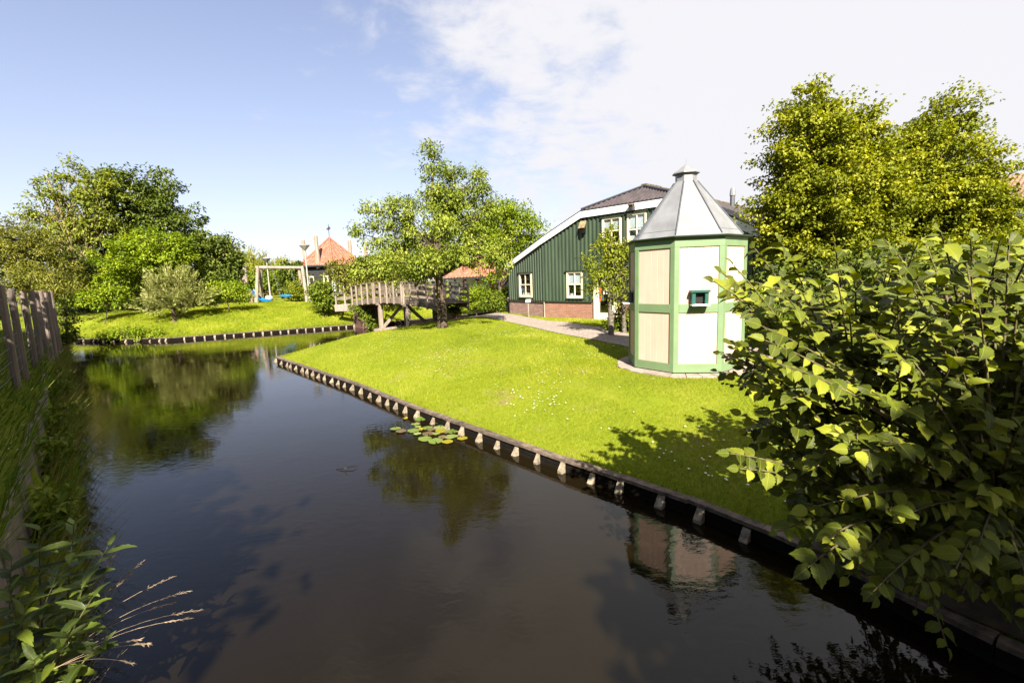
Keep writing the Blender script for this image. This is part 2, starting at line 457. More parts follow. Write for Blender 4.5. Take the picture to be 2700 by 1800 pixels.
class MB:
    def __init__(self):
        self.v, self.f = [], []

    def add(self, vs, fs):
        k = len(self.v)
        self.v += [tuple(x) for x in vs]
        self.f += [tuple(i + k for i in f) for f in fs]
        return self

    def box(self, c, s, rz=0.0, M3=None):
        m = M3 or Matrix.Rotation(rz, 3, 'Z')
        vs = []
        for dz in (-.5, .5):
            for dx, dy in ((-.5, -.5), (.5, -.5), (.5, .5), (-.5, .5)):
                vs.append(Vector(c) + m @ Vector((dx * s[0], dy * s[1], dz * s[2])))
        return self.add(vs, [(3, 2, 1, 0), (4, 5, 6, 7), (0, 1, 5, 4), (1, 2, 6, 5), (2, 3, 7, 6), (3, 0, 4, 7)])

    def beam(self, a, b, w, h, up=(0, 0, 1)):
        a, b = Vector(a), Vector(b)
        d = (b - a)
        L = d.length
        d.normalize()
        s = d.cross(Vector(up))
        if s.length < 1e-4:
            s = d.cross(Vector((0, 1, 0)))
        s.normalize()
        u = s.cross(d)
        m = Matrix((s, d, u)).transposed()
        return self.box((a + b) / 2, (w, L, h), M3=m)

    def tube(self, pts, rad, n=7, cap=True):
        pts = [Vector(p) for p in pts]
        k = len(self.v)
        t0 = None
        for i, p in enumerate(pts):
            d = (pts[min(i + 1, len(pts) - 1)] - pts[max(i - 1, 0)])
            d = d.normalized() if d.length > 1e-6 else Vector((0, 0, 1))
            a = Vector((0, 0, 1)) if abs(d.z) < 0.9 else Vector((1, 0, 0))
            s = d.cross(a).normalized()
            if t0 is not None:
                s = (t0 - d * t0.dot(d))
                s = s.normalized() if s.length > 1e-5 else d.cross(a).normalized()
            t0 = s
            u = d.cross(s)
            r = rad[i] if hasattr(rad, '__len__') else rad
            for j in range(n):
                q = 2 * math.pi * j / n
                self.v.append(tuple(p + (s * math.cos(q) + u * math.sin(q)) * r))
        for i in range(len(pts) - 1):
            for j in range(n):
                a0, b0 = k + i * n + j, k + i * n + (j + 1) % n
                self.f.append((a0, b0, b0 + n, a0 + n))
        if cap:
            self.f.append(tuple(k + j for j in range(n))[::-1])
            self.f.append(tuple(k + (len(pts) - 1) * n + j for j in range(n)))
        return self

    def ring(self, profile, c, n, ang=0.0, sx=1.0):
        """lathe of (radius, z) about a vertical axis through c"""
        k = len(self.v)
        for r, z in profile:
            for j in range(n):
                q = ang + 2 * math.pi * j / n
                self.v.append((c[0] + r * math.cos(q) * sx, c[1] + r * math.sin(q), c[2] + z))
        for i in range(len(profile) - 1):
            for j in range(n):
                a0, b0 = k + i * n + j, k + i * n + (j + 1) % n
                self.f.append((a0, b0, b0 + n, a0 + n))
        self.f.append(tuple(k + j for j in range(n))[::-1])
        self.f.append(tuple(k + (len(profile) - 1) * n + j for j in range(n)))
        return self

    def build(self, name, mat, parent=None, smooth=False, bevel=0.0):
        o0 = ORI[parent.name] if parent else Vector((0, 0, 0))
        me = bpy.data.meshes.new(name)
        me.from_pydata([(x - o0.x, y - o0.y, z - o0.z) for x, y, z in self.v], [], self.f)
        if smooth:
            me.polygons.foreach_set('use_smooth', [True] * len(me.polygons))
        o = link(name, me, mat, parent)
        if bevel:
            b = o.modifiers.new('bevel', 'BEVEL')
            b.width = bevel
            b.segments = 1
            b.limit_method = 'ANGLE'
        return o


def np_mesh(name, V, Fc, rnd=None, luv=None, smooth=False):
    """V (n,3); Fc (m,k) k = 3 or 4; rnd per face; luv per vertex"""
    me = bpy.data.meshes.new(name)
    m, k = Fc.shape
    me.vertices.add(len(V))
    me.vertices.foreach_set('co', np.ascontiguousarray(V, dtype=np.float32).ravel())
    me.loops.add(m * k)
    me.loops.foreach_set('vertex_index', np.ascontiguousarray(Fc, dtype=np.int32).ravel())
    me.polygons.add(m)
    me.polygons.foreach_set('loop_start', np.arange(0, m * k, k, dtype=np.int32))
    me.polygons.foreach_set('loop_total', np.full(m, k, dtype=np.int32))
    if rnd is not None:
        a = me.attributes.new('rnd', 'FLOAT', 'FACE')
        a.data.foreach_set('value', np.ascontiguousarray(rnd, dtype=np.float32))
    if luv is not None:
        a = me.attributes.new('luv', 'FLOAT_VECTOR', 'POINT')
        a.data.foreach_set('vector', np.ascontiguousarray(luv, dtype=np.float32).ravel())
    if smooth:
        me.polygons.foreach_set('use_smooth', np.ones(m, dtype=bool))
    me.update()
    me.validate()
    return me


def unit(a):
    return a / (np.linalg.norm(a, axis=-1, keepdims=True) + 1e-9)


def leaves_arrays(P, D, Nn, L, W, rng):
    """two-triangle leaves folded along the midrib: P base, D direction, Nn rough normal"""
    D = unit(D)
    S = unit(np.cross(D, Nn))
    U = np.cross(S, D)
    L = L[:, None]; W = W[:, None]
    fold = 0.28 * W
    b = P
    t = P + D * L - U * L * 0.12
    l = P + D * L * 0.48 + S * W * 0.5 + U * fold
    r = P + D * L * 0.48 - S * W * 0.5 + U * fold
    n = len(P)
    V = np.stack([b, r, t, l], 1).reshape(-1, 3)
    base = np.arange(n)[:, None] * 4
    Fc = np.concatenate([base + [0, 1, 2], base + [0, 2, 3]], 1).reshape(-1, 3)
    rnd = np.repeat(rng.random(n), 2)
    return V, Fc, rnd


# ------------------------------------------------------------------ the lie of the land
RIGHT = [(7.2, -9), (6.3, -1.5), (4.6, 1.25), (3.4, 2.92), (2.67, 3.96), (2.47, 4.25), (1.97, 4.89), (1.36, 5.51), (.74, 6.13),
         (-.57, 7.54), (-1.95, 9.06), (-4.23, 11.77), (-9.0, 17.24), (-7.6, 20.2), (-6.2, 23.4), (-4.2, 26.6),
         (0.5, 31.5), (12, 43), (30, 60)]
FAR = [(30, 68), (20, 57), (8, 44.5), (-1, 36.5), (-6, 31.6), (-9.81, 29.1), (-12.56, 27.75), (-16.24, 25.92),
       (-18.6, 24.71), (-21.29, 24.95), (-24.9, 25.9), (-28, 27.2)]
LEFT = [(-28, 27.2), (-22.6, 23.1), (-15.1, 15.1), (-10.1, 10.2), (-5.7, 5.6), (-4.45, 4.3), (-3.4, 3.15), (-2.7, 2.2),
        (-2.4, 0.5), (-2.4, -9)]
K_ = (EYE - 0.19) / (EYE - 0.30)      # the bank boards stand 0.19 m above the water
RIGHT = [(x * K_, y * K_) if 3 < i < 12 else (x, y) for i, (x, y) in enumerate(RIGHT)]
FAR = [(x * K_, y * K_) for x, y in FAR]
LEFT[0] = FAR[-1]
WATER = RIGHT + FAR + LEFT[1:]


def seg_dist(P, line):
    best = np.full(len(P), 1e9)
    for (x0, y0), (x1, y1) in zip(line[:-1], line[1:]):
        d = np.array([x1 - x0, y1 - y0])
        t = np.clip(((P - [x0, y0]) @ d) / (d @ d), 0, 1)
        q = np.array([x0, y0]) + t[:, None] * d
        best = np.minimum(best, np.hypot(*(P - q).T))
    return best


def in_poly(P, poly):
    x, y = P[:, 0], P[:, 1]
    ins = np.zeros(len(P), bool)
    n = len(poly)
    for i in range(n):
        (x0, y0), (x1, y1) = poly[i], poly[(i + 1) % n]
        c = ((y0 > y) != (y1 > y)) & (x < (x1 - x0) * (y - y0) / (y1 - y0 + 1e-12) + x0)
        ins ^= c
    return ins


def S(t):
    t = np.clip(t, 0, 1)
    return t * t * (3 - 2 * t)


def height(P):
    P = np.atleast_2d(np.asarray(P, float))[:, :2]
    dr, df, dl = seg_dist(P, RIGHT), seg_dist(P, FAR), seg_dist(P, LEFT)
    wob = 0.03 * np.sin(P[:, 0] * 1.3 + 0.7 * P[:, 1]) * np.sin(P[:, 1] * 0.9)
    zr = 0.165 + 0.80 * np.sin(np.clip(dr / 4.0, 0, 1) * math.pi / 2) + 0.14 * S((dr - 3.5) / 2.5) * S((P[:, 1] - 13) / 6) * S((2 - P[:, 0]) / 4)
    zf = 0.165 + 1.14 * S(df / 4.6) + 0.38 * S((df - 3.5) / 10)
    zl = np.where(dl < 0.42, 0.08 + 0.2 * dl, 0.78 + 0.4 * S((dl - 0.42) / 2.0))
    k = np.argmin(np.stack([dr, df, dl]), 0)
    z = np.choose(k, [zr, zf, zl])
    kd = np.hypot(P[:, 0] - 3.597, P[:, 1] - 9.464)
    kf = 1 - S((kd - 1.75) / 0.8)
    z = z * (1 - kf) + 0.928 * kf
    amp = (1 - kf) * S(np.minimum(np.minimum(dr, df), dl) / 1.5)
    return z + wob * amp


def hz(x, y):
    return float(height([[x, y]])[0])


def build_ground():
    rng = np.random.default_rng(3)
    pts = []

    def grid(x0, x1, y0, y1, s, skip=None):
        gx, gy_ = np.meshgrid(np.arange(x0, x1, s), np.arange(y0, y1, s))
        p = np.stack([gx.ravel(), gy_.ravel()], 1) + rng.uniform(-.2, .2, (gx.size, 2)) * s
        if skip:
            p = p[~((p[:, 0] > skip[0]) & (p[:, 0] < skip[1]) & (p[:, 1] > skip[2]) & (p[:, 1] < skip[3]))]
        pts.append(p)
    grid(-26, 9, -1, 34, 0.45)
    grid(-48, 36, -12, 66, 1.6, (-26, 9, -1, 34))
    grid(-900, 900, -300, 1500, 60, (-48, 36, -12, 66))
    P = np.concatenate(pts)
    allb = RIGHT + FAR + LEFT[1:]
    edge = seg_dist(P, allb + [allb[0]])
    P = P[(~in_poly(P, WATER)) & (edge > 0.16)]
    # boundary points and a second row just behind the left edging
    bl = []
    n = len(WATER)
    for i in range(n):
        a, b = np.array(WATER[i]), np.array(WATER[(i + 1) % n])
        m = max(1, int(np.hypot(*(b - a)) / 0.5))
        for j in range(m):
            bl.append(a + (b - a) * j / m)
    bl = np.array(bl)
    extra = []
    for (a, b) in zip(LEFT[:-1], LEFT[1:]):
        a, b = np.array(a), np.array(b)
        d = b - a
        m = int(np.hypot(*d) / 0.4) + 1
        nn = np.array([d[1], -d[0]]) / np.hypot(*d)
        if in_poly((a + d / 2 + nn * 0.3)[None], WATER)[0]:
            nn = -nn
        for j in range(m):
            extra += [a + d * j / m + nn * 0.40, a + d * j / m + nn * 0.44]
    P = np.concatenate([bl, np.array(extra), P])
    nb = len(bl)
    vv, ee, ff, *_ = delaunay_2d_cdt([Vector(p) for p in P], [(i, (i + 1) % nb) for i in range(nb)], [], 0, 1e-5)
    V = np.array([(v.x, v.y) for v in vv])
    Fc = np.array([f for f in ff if len(f) == 3])
    cen = V[Fc].mean(1)
    Fc = Fc[~in_poly(cen, WATER)]
    z = height(V)
    me = np_mesh('ground', np.column_stack([V, z]), Fc, smooth=True)
    o = link('ground', me, 'grass_ground')
    tag(o, 'mown green grass banks and lawn along the canal', 'lawn', kind='structure')
    # give every triangle an upward normal
    import bmesh
    bm = bmesh.new(); bm.from_mesh(me)
    for f in bm.faces:
        if f.normal.z < 0:
            f.normal_flip()
    bm.to_mesh(me); bm.free()


build_ground()
wm = MB().add([(-70, -14, 0), (40, -14, 0), (40, 75, 0), (-70, 75, 0)], [(0, 1, 2, 3)])
tag(wm.build('water', 'canal_water'), 'dark still canal water with faint ripples', 'water', kind='structure')

# ------------------------------------------------------------------ path of clinkers and kiosk apron
KC = Vector((3.597, 9.464))
KR, KTH = 1.150, -0.5119
KZ = 0.94
PATH_A = [gz(*p, 1.03) for p in ((1185, 815), (1270, 817), (1345, 827), (1437, 842), (1500, 847), (1580, 859), (1655, 876))]
PATH_B = [gz(*p, 1.03) for p in ((1178, 829), (1260, 836), (1330, 847), (1400, 860), (1470, 874), (1560, 890), (1655, 910))]
PATH_A += [Vector((5.6, 12.2, 1)), Vector((7.2, 9.6, 1)), Vector((8.6, 6.5, 1)), Vector((9.5, 2, 1)), Vector((10, -6, 1))]
PATH_B += [Vector((4.9, 10.9, 1)), Vector((5.7, 9.0, 1)), Vector((6.8, 6.0, 1)), Vector((7.6, 2, 1)), Vector((8, -6, 1))]
PATH_POLY = [(p.x, p.y) for p in PATH_A] + [(p.x, p.y) for p in reversed(PATH_B)]


def build_path():
    vs, fs = [], []
    n = 9
    rows = []
    for (a0, a1, b0, b1) in zip(PATH_A[:-1], PATH_A[1:], PATH_B[:-1], PATH_B[1:]):
        for k in range(6):
            rows.append((a0.lerp(a1, k / 6), b0.lerp(b1, k / 6)))
    rows.append((PATH_A[-1], PATH_B[-1]))
    for a, b in rows:
        for j in range(n):
            p = a.lerp(b, j / (n - 1))
            vs.append((p.x, p.y))
    z = height(np.array(vs)) + 0.022
    m = MB()
    m.v = [(x, y, zz) for (x, y), zz in zip(vs, z)]
    for i in range(len(rows) - 1):
        for j in range(n - 1):
            a = i * n + j
            m.f.append((a + n, a + n + 1, a + 1, a))
    tag(m.build('path', 'path_clinker', smooth=True), 'pale pinkish clinker path running past the green barn', 'path', kind='structure')


build_path()

apron = thing('paved_apron', (KC.x, KC.y, KZ), 'ring of pale concrete slabs laid round the foot of the octagonal kiosk', 'paving')
rng0 = random.Random(5)
for ring_r0, ring_r1, cnt in ((KR - 0.12, KR + 0.22, 30),):
    for i in range(cnt):
        a0 = 2 * math.pi * i / cnt + 0.006
        a1 = 2 * math.pi * (i + 1) / cnt - 0.006
        if ring_r1 > KR + 0.3 and not (R(115) < (a0 % (2 * math.pi)) < R(335)):
            continue
        rr1 = ring_r1 + rng0.uniform(-.03, .04)
        zt = KZ + 0.012 + rng0.uniform(-.004, .004)
        if ring_r1 > KR + 0.3:
            mx_, my_ = KC.x + rr1 * math.cos(a0), KC.y + rr1 * math.sin(a0)
            zt = max(hz(mx_, my_) + 0.015, KZ - 0.16)
        vs = []
        for z in (zt - 0.22, zt):
            for r, a in ((ring_r0, a0), (rr1, a0), (rr1, a1), (ring_r0, a1)):
                zz_ = z if r == ring_r0 or ring_r1 < KR + 0.3 else z - 0.01
                vs.append((KC.x + r * math.cos(a), KC.y + r * math.sin(a), zz_))
        MB().add(vs, [(3, 2, 1, 0), (4, 5, 6, 7), (0, 1, 5, 4), (1, 2, 6, 5), (2, 3, 7, 6), (3, 0, 4, 7)]).build('slab', 'paver', apron)


SHADE_SHEET = [(2.75, 3.98), (3.1, 4.35), (3.9, 4.7), (5.2, 4.6), (6.4, 3.4), (7.2, 0.5), (6.8, -1.5), (6.35, -1.5), (4.62, 1.3), (3.43, 2.97)]  # outline of the dark sheet that paints shade under the elm


def clear_of_hard(P):
    k = in_poly(P, PATH_POLY)
    k |= np.hypot(P[:, 0] - KC.x, P[:, 1] - KC.y) < KR + 0.20
    k |= in_poly(P, SHADE_SHEET)
    return ~k


def build_shade_sheet():
    """dark earth sheet added to paint deep shade under the elm"""
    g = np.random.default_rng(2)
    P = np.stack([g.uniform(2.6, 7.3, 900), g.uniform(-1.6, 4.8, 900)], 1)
    P = P[in_poly(P, SHADE_SHEET)]
    pts = [Vector(p) for p in SHADE_SHEET] + [Vector(p) for p in P]
    n = len(SHADE_SHEET)
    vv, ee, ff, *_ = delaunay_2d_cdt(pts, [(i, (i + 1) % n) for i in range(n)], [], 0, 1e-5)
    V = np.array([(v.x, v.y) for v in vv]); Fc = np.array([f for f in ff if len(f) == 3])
    Fc = Fc[in_poly(V[Fc].mean(1), SHADE_SHEET)]
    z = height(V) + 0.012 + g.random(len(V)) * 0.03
    tag(link('soil_shade_sheet', np_mesh('soil_shade_sheet', np.column_stack([V, z]), Fc, smooth=True), 'shade_soil'), 'dark earth sheet painting the deep shade under the elm bush', 'shade_soil', kind='structure')


build_shade_sheet()

# ------------------------------------------------------------------ octagonal kiosk
kiosk = thing('octagonal_kiosk', (KC.x, KC.y, KZ), 'octagonal kiosk with cream panels, light green frame and grey zinc roof', 'kiosk')
WALL_H = 2.536
kv = [Vector((KC.x + KR * math.cos(KTH + R(45) * i), KC.y + KR * math.sin(KTH + R(45) * i), KZ + 0.03)) for i in range(8)]
MB().ring([(KR - 0.05, -0.2), (KR - 0.05, 0.03)], (KC.x, KC.y, KZ), 8, KTH).build('plinth', 'dark_wood', kiosk)
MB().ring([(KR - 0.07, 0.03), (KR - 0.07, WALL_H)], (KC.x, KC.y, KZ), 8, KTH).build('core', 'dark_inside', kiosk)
TOPR, MIDR, BOTR, ST = 0.172, 0.163, 0.165, 0.092
FW = (kv[1] - kv[0]).length
H0 = WALL_H - 0.03
hatch_faces = {}
for i in range(8):
    a, b = kv[i], kv[(i + 1) % 8]
    d = (b - a).normalized()
    n = Vector((d.y, -d.x, 0))
    ang = math.atan2(d.y, d.x)

    def fb(s0, s1, z0, z1, t0, t1, name, mat, bev=0.004, par=kiosk):
        c = a + d * ((s0 + s1) / 2) + n * ((t0 + t1) / 2)
        return MB().box((c.x, c.y, a.z + (z0 + z1) / 2), (s1 - s0, t1 - t0, z1 - z0), ang).build(name, mat, par, bevel=bev)
    mid0 = 1.13
    fb(0.0, FW, 0, BOTR, -0.05, -0.003, 'bottom_rail', 'green_paint')
    fb(0.0, FW, H0 - TOPR, H0, -0.05, -0.003, 'top_rail', 'green_paint')
    fb(ST, FW - ST, mid0, mid0 + MIDR, -0.05, -0.004, 'middle_rail', 'green_paint')
    for s0, s1 in ((0.0, ST), (FW - ST, FW)):
        fb(s0, s1, BOTR, H0 - TOPR, -0.05, -0.0035, 'stile', 'green_paint')
    for z0, z1 in ((BOTR, mid0), (mid0 + MIDR, H0 - TOPR)):
        w = (FW - 2 * ST) / 5
        for k in range(5):
            fb(ST + w * k + 0.0012, ST + w * (k + 1) - 0.0012, z0, z1, -0.06, -0.024, 'panel_board', 'cream_paint', 0.003)
    hatch_faces[i] = (a.copy(), d.copy(), n.copy(), ang)
# eave board, roof, ribs, lantern
MB().ring([(KR + 0.01, WALL_H - 0.004), (KR + 0.075, WALL_H + 0.004), (KR + 0.085, WALL_H + 0.022), (KR + 0.07, WALL_H + 0.034)],
          (KC.x, KC.y, KZ), 8, KTH).build('eave', 'green_dark_paint', kiosk)
RB, RT = 1.06, 0.215
zt = gy(1807, 481, KC.y).z - KZ
zb = WALL_H + 0.032
roof = MB()
for i in range(8):
    q0, q1 = KTH + R(45) * i, KTH + R(45) * (i + 1)
    vs = [(KC.x + r * math.cos(q), KC.y + r * math.sin(q), KZ + z) for r, q, z in
          ((RB + 0.1, q0, zb), (RB + 0.1, q1, zb), (RB, q1, zb + 0.028), (RB, q0, zb + 0.028), (RT, q1, zt), (RT, q0, zt))]
    MB().add(vs, [(0, 1, 2, 3), (3, 2, 4, 5)]).build('roof_sheet', 'zinc', kiosk)
    p0 = Vector((KC.x + RB * math.cos(q0), KC.y + RB * math.sin(q0), KZ + zb + 0.03))
    p1 = Vector((KC.x + RT * math.cos(q0), KC.y + RT * math.sin(q0), KZ + zt))
    MB().beam(p0, p1, 0.022, 0.045).build('roof_rib', 'zinc_dark', kiosk, bevel=0.006)  # dark zinc paints in the shade along each rib
    m0 = Vector(vs[3]).lerp(Vector(vs[5]), 0.09)
    m1 = Vector(vs[2]).lerp(Vector(vs[4]), 0.09)
    MB().beam(m0, m1, 0.008, 0.006).build('sheet_seam', 'zinc_dark', kiosk)
zn = gy(1808, 459, KC.y).z - KZ
MB().ring([(RT, zt - 0.02), (RT - 0.012, zt + 0.02), (RT - 0.012, zn)], (KC.x, KC.y, KZ), 8, KTH).build('lantern', 'zinc', kiosk)
za = gy(1807, 433, KC.y).z - KZ
MB().ring([(RT + 0.02, zn - 0.012), (RT + 0.05, zn - 0.004), (RT + 0.045, zn + 0.02), (RT + 0.0, zn + 0.045), (0.012, za)], (KC.x, KC.y, KZ), 8, KTH).build('lantern_cap', 'zinc', kiosk)
MB().tube([(KC.x, KC.y, KZ + za - 0.02), (KC.x, KC.y, KZ + za + 0.10)], 0.003, 5).build('finial', 'wire', kiosk)
# hatches: small green sided openings with a white shelf, on the front face and on the canal side
best = sorted(hatch_faces, key=lambda k: (hatch_faces[k][0] + hatch_faces[k][1] * FW / 2 - Vector((0, 0, 0))).xy.length)
front = min(hatch_faces, key=lambda k: abs((hatch_faces[k][0] + hatch_faces[k][1] * FW / 2).x - 3.47) + (hatch_faces[k][0] + hatch_faces[k][1] * FW / 2).y)
for fi, hmat, pr in ((front, 'teal_paint', 1.0), ((front - 2) % 8, 'green_dark_paint', 0.45)):
    a, d, n, ang = hatch_faces[fi]
    zc = 1.385 + 0.02
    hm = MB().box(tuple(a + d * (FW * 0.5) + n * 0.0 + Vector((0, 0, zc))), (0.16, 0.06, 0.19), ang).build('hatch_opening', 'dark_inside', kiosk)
    for sgn in (-1, 1):
        p = a + d * (FW * 0.5 + sgn * 0.115) + n * 0.05 * pr + Vector((0, 0, zc))
        MB().box(tuple(p), (0.065, 0.12 * pr, 0.21), ang).build('hatch_cheek', hmat, hm, bevel=0.004)
    p = a + d * FW * 0.5 + n * 0.065 + Vector((0, 0, zc + 0.125))
    MB().box(tuple(p), (0.34, 0.15 * pr, 0.045), ang).build('hatch_hood', hmat, hm, bevel=0.004)
    p = a + d * FW * 0.5 + n * 0.08 + Vector((0, 0, zc - 0.125))
    MB().box(tuple(p), (0.32, 0.2, 0.028), ang).build('hatch_shelf', 'white_paint', hm, bevel=0.004)

# ------------------------------------------------------------------ green barn
CB = Vector((1.60, 21.55))
DR, DL = Vector((0.702, -0.712)), Vector((0.51, -0.86))
DR.normalize(); DL.normalize()
AB = CB - DL * 3.19
GZ = 0.93


def wallpt(base, d, s, z, t=0.0):
    n = Vector((d.y, -d.x))
    p = base + d * s + n * t
    return Vector((p.x, p.y, z))


kL, sL = on_wall(1535, 558, CB, DR)
kR, sR = on_wall(1797, 516, CB, DR)
zE = (kL.z + kR.z) / 2
eA, sA = on_wall(1335, 700, CB, DL)
eC, _ = on_wall(1436, 627, CB, DL)
S_END = sR + (sL - sA) * 0.98
barn = thing('green_barn', (CB.x, CB.y, GZ), 'dark green corrugated barn on a brick base with white bargeboards and grey roof', 'barn')


def top_right(s):
    if s < sL:
        return eC.z + (zE - eC.z) * s / sL
    if s < sR:
        return zE
    return zE - (s - sR) * (zE - 2.5) / (S_END - sR)


def top_left(s):
    return eC.z + (eA.z - eC.z) * (s / sA)


Z_BR = on_wall(1500, 794, CB, DR)[0].z
WIN = []


def pxwin(base, d, x0, y0, x1, y1):
    a, sa = on_wall(x0, y0, base, d)
    b, sb = on_wall(x1, y1, base, d)
    return sa, sb, b.z, a.z


WIN_L = [pxwin(CB, DL, 1370, 720, 1404, 784)]
w2 = pxwin(CB, DR, 1495, 716, 1538, 786)
w3 = pxwin(CB, DR, 1589, 576, 1639, 645)
w4 = pxwin(CB, DR, 1655, 564, 1706, 648)
DOOR = pxwin(CB, DR, 1567, 738, 1625, 847)
WIN_R = [w2, w3, w4]


def clad(base, d, s0, s1, top, wins, name):
    """trapezoidal steel sheet, one rib every 0.207 m, cut round the windows"""
    m = MB()
    n = Vector((d.y, -d.x, 0))
    prof = [(0.0, 0.0), (0.10, 0.0), (0.12, 0.045), (0.187, 0.045), (0.207, 0.0)]
    k = int((s1 - s0) / 0.207) + 1
    for i in range(k):
        for (u0, t0), (u1, t1) in zip(prof[:-1], prof[1:]):
            a0, a1 = s0 + i * 0.207 + u0, min(s1, s0 + i * 0.207 + u1)
            if a0 >= s1 - 1e-4:
                continue
            mid = (a0 + a1) / 2
            z0 = Z_BR
            cuts = sorted((w[2], w[3]) for w in wins if w[0] < mid < w[1])
            spans, lo = [], z0
            for c0, c1 in cuts:
                if c0 > lo:
                    spans.append((lo, c0))
                lo = max(lo, c1)
            spans.append((lo, None))
            for lo_, hi in spans:
                h0 = top(a0) - 0.05 if hi is None else hi
                h1 = top(a1) - 0.05 if hi is None else hi
                if h0 < lo_ + 0.01:
                    continue
                m.add([wallpt(base, d, a0, lo_, t0), wallpt(base, d, a1, lo_, t1), wallpt(base, d, a1, h1, t1), wallpt(base, d, a0, h0, t0)],
                      [(0, 1, 2, 3)])
    return m.build(name, 'cladding', barn)


clad(CB, DL, sA + 0.15, 0.0, top_left, WIN_L, 'cladding')
clad(CB, DR, 0.0, S_END, top_right, WIN_R + [(DOOR[0], DOOR[1], -1, DOOR[3])], 'cladding')
# brick base, set back under the sheets
for base, d, s0, s1, mt in ((CB, DL, sA + 0.2, 0.0, 'brick_wall_old'), (CB, DR, 0.0, DOOR[0] - 0.1, 'brick_wall'), (CB, DR, DOOR[1] + 0.1, S_END, 'brick_wall')):
    m = MB()
    f, bk = -0.02, -0.3
    vs = [wallpt(base, d, s, z, t) for z in (0.2, Z_BR + 0.02) for s, t in ((s0, f), (s1, f), (s1, bk), (s0, bk))]
    m.add(vs, [(3, 2, 1, 0), (4, 5, 6, 7), (0, 1, 5, 4), (1, 2, 6, 5), (2, 3, 7, 6), (3, 0, 4, 7)])
    m.build('brick_base', mt, barn)
    MB().beam(wallpt(base, d, s0, Z_BR - 0.01, 0.035), wallpt(base, d, s1, Z_BR - 0.01, 0.035), 0.03, 0.05).build('drip_rail', 'green_dark_paint', barn)
MB().beam(wallpt(CB, DR, 0.0, 0.5, 0.02), wallpt(CB, DR, 0.0, Z_BR - 0.03, 0.02), 0.05, 0.05).build('corner_strip', 'pale_wood', barn)
# back and side walls, in plain sheet
BD = Vector((-DR.y, DR.x))
LEN = 17.0
A3 = wallpt(CB, DL, sA + 0.15, GZ)


def q4(name, mat, *ps):
    return MB().add(ps, [tuple(range(len(ps)))]).build(name, mat, barn)


a0 = Vector((A3.x, A3.y, 0.3)); a1 = Vector((A3.x, A3.y, eA.z - 0.05))
bk = Vector((BD.x * LEN, BD.y * LEN, 0))
q4('side_wall', 'cladding', a0 + bk, a0, a1, a1 + bk)
e0 = wallpt(CB, DR, S_END, 0.3); e1 = wallpt(CB, DR, S_END, 2.45)
q4('side_wall', 'cladding', e0, e0 + bk, e1 + bk, e1)
# bargeboards
pA = wallpt(CB, DL, sA, eA.z, 0.09)
pC = wallpt(CB, DL, 0.0, eC.z, 0.09)
pL = wallpt(CB, DR, sL, zE, 0.09)
pR = wallpt(CB, DR, sR, zE, 0.09)
pE = wallpt(CB, DR, S_END + 0.25, 2.42, 0.09)


def board(p, q, hgt, name, mat, t=0.035, par=barn):
    up = Vector((0, 0, 1))
    d = (q - p).normalized()
    nn = Vector((d.y, -d.x, 0)).normalized() * t
    vs = []
    for o in (Vector((0, 0, 0)), nn):
        vs += [p + o - up * hgt, q + o - up * hgt, q + o, p + o]
    return MB().add(vs, [(0, 1, 2, 3)[::-1], (4, 5, 6, 7), (0, 1, 5, 4), (1, 2, 6, 5), (2, 3, 7, 6), (3, 0, 4, 7)]).build(name, mat, par)


for p, q in ((pA, pC), (pC, pL), (pL, pR), (pR, pE)):
    board(p, q, 0.27, 'bargeboard', 'white_paint')
    board(p + Vector((0, 0, 0.035)), q + Vector((0, 0, 0.035)), 0.034, 'verge_trim', 'ridge_metal', 0.05)


def ridged(name, mat, a, b, ta, tb, pitch, amp, par, lift=0.0):
    """ribbed roof face: ribs run straight up from the eave a-b, clipped to the polygon a, b, tb, ta"""
    a, b, ta, tb = (Vector(v) for v in (a, b, ta, tb))
    e = (b - a); L = e.length; e.normalize()
    w = ((ta + tb) / 2 - (a + b) / 2)
    w = w - e * w.dot(e)
    h = w.length; w.normalize()
    nrm = e.cross(w)
    if nrm.z < 0:
        nrm = -nrm
    ua, ub = (ta - a).dot(e), (tb - a).dot(e)
    lo_u, hi_u = min(0, ua), max(L, ub)
    n = max(2, int((hi_u - lo_u) / pitch * 4))
    m = MB()
    rows = []
    for i in range(n + 1):
        u = lo_u + (hi_u - lo_u) * i / n
        v0, v1 = 0.0, h
        if ua > 1e-3 and u < ua: v1 = h * u / ua
        if ua < -1e-3 and u < 0: v0 = h * (u / ua)
        if ub < L - 1e-3 and u > ub: v1 = h * (L - u) / (L - ub)
        if ub > L + 1e-3 and u > L: v0 = h * (u - L) / (ub - L)
        off = amp * math.sin(2 * math.pi * (u - lo_u) / pitch) + lift
        rows.append((a + e * u + w * v0 + nrm * off, a + e * u + w * max(v0, v1) + nrm * off))
    for p, q in rows:
        m.v += [tuple(p), tuple(q)]
    for i in range(n):
        m.f.append((2 * i, 2 * i + 2, 2 * i + 3, 2 * i + 1))
    return m.build(name, mat, par, smooth=True)


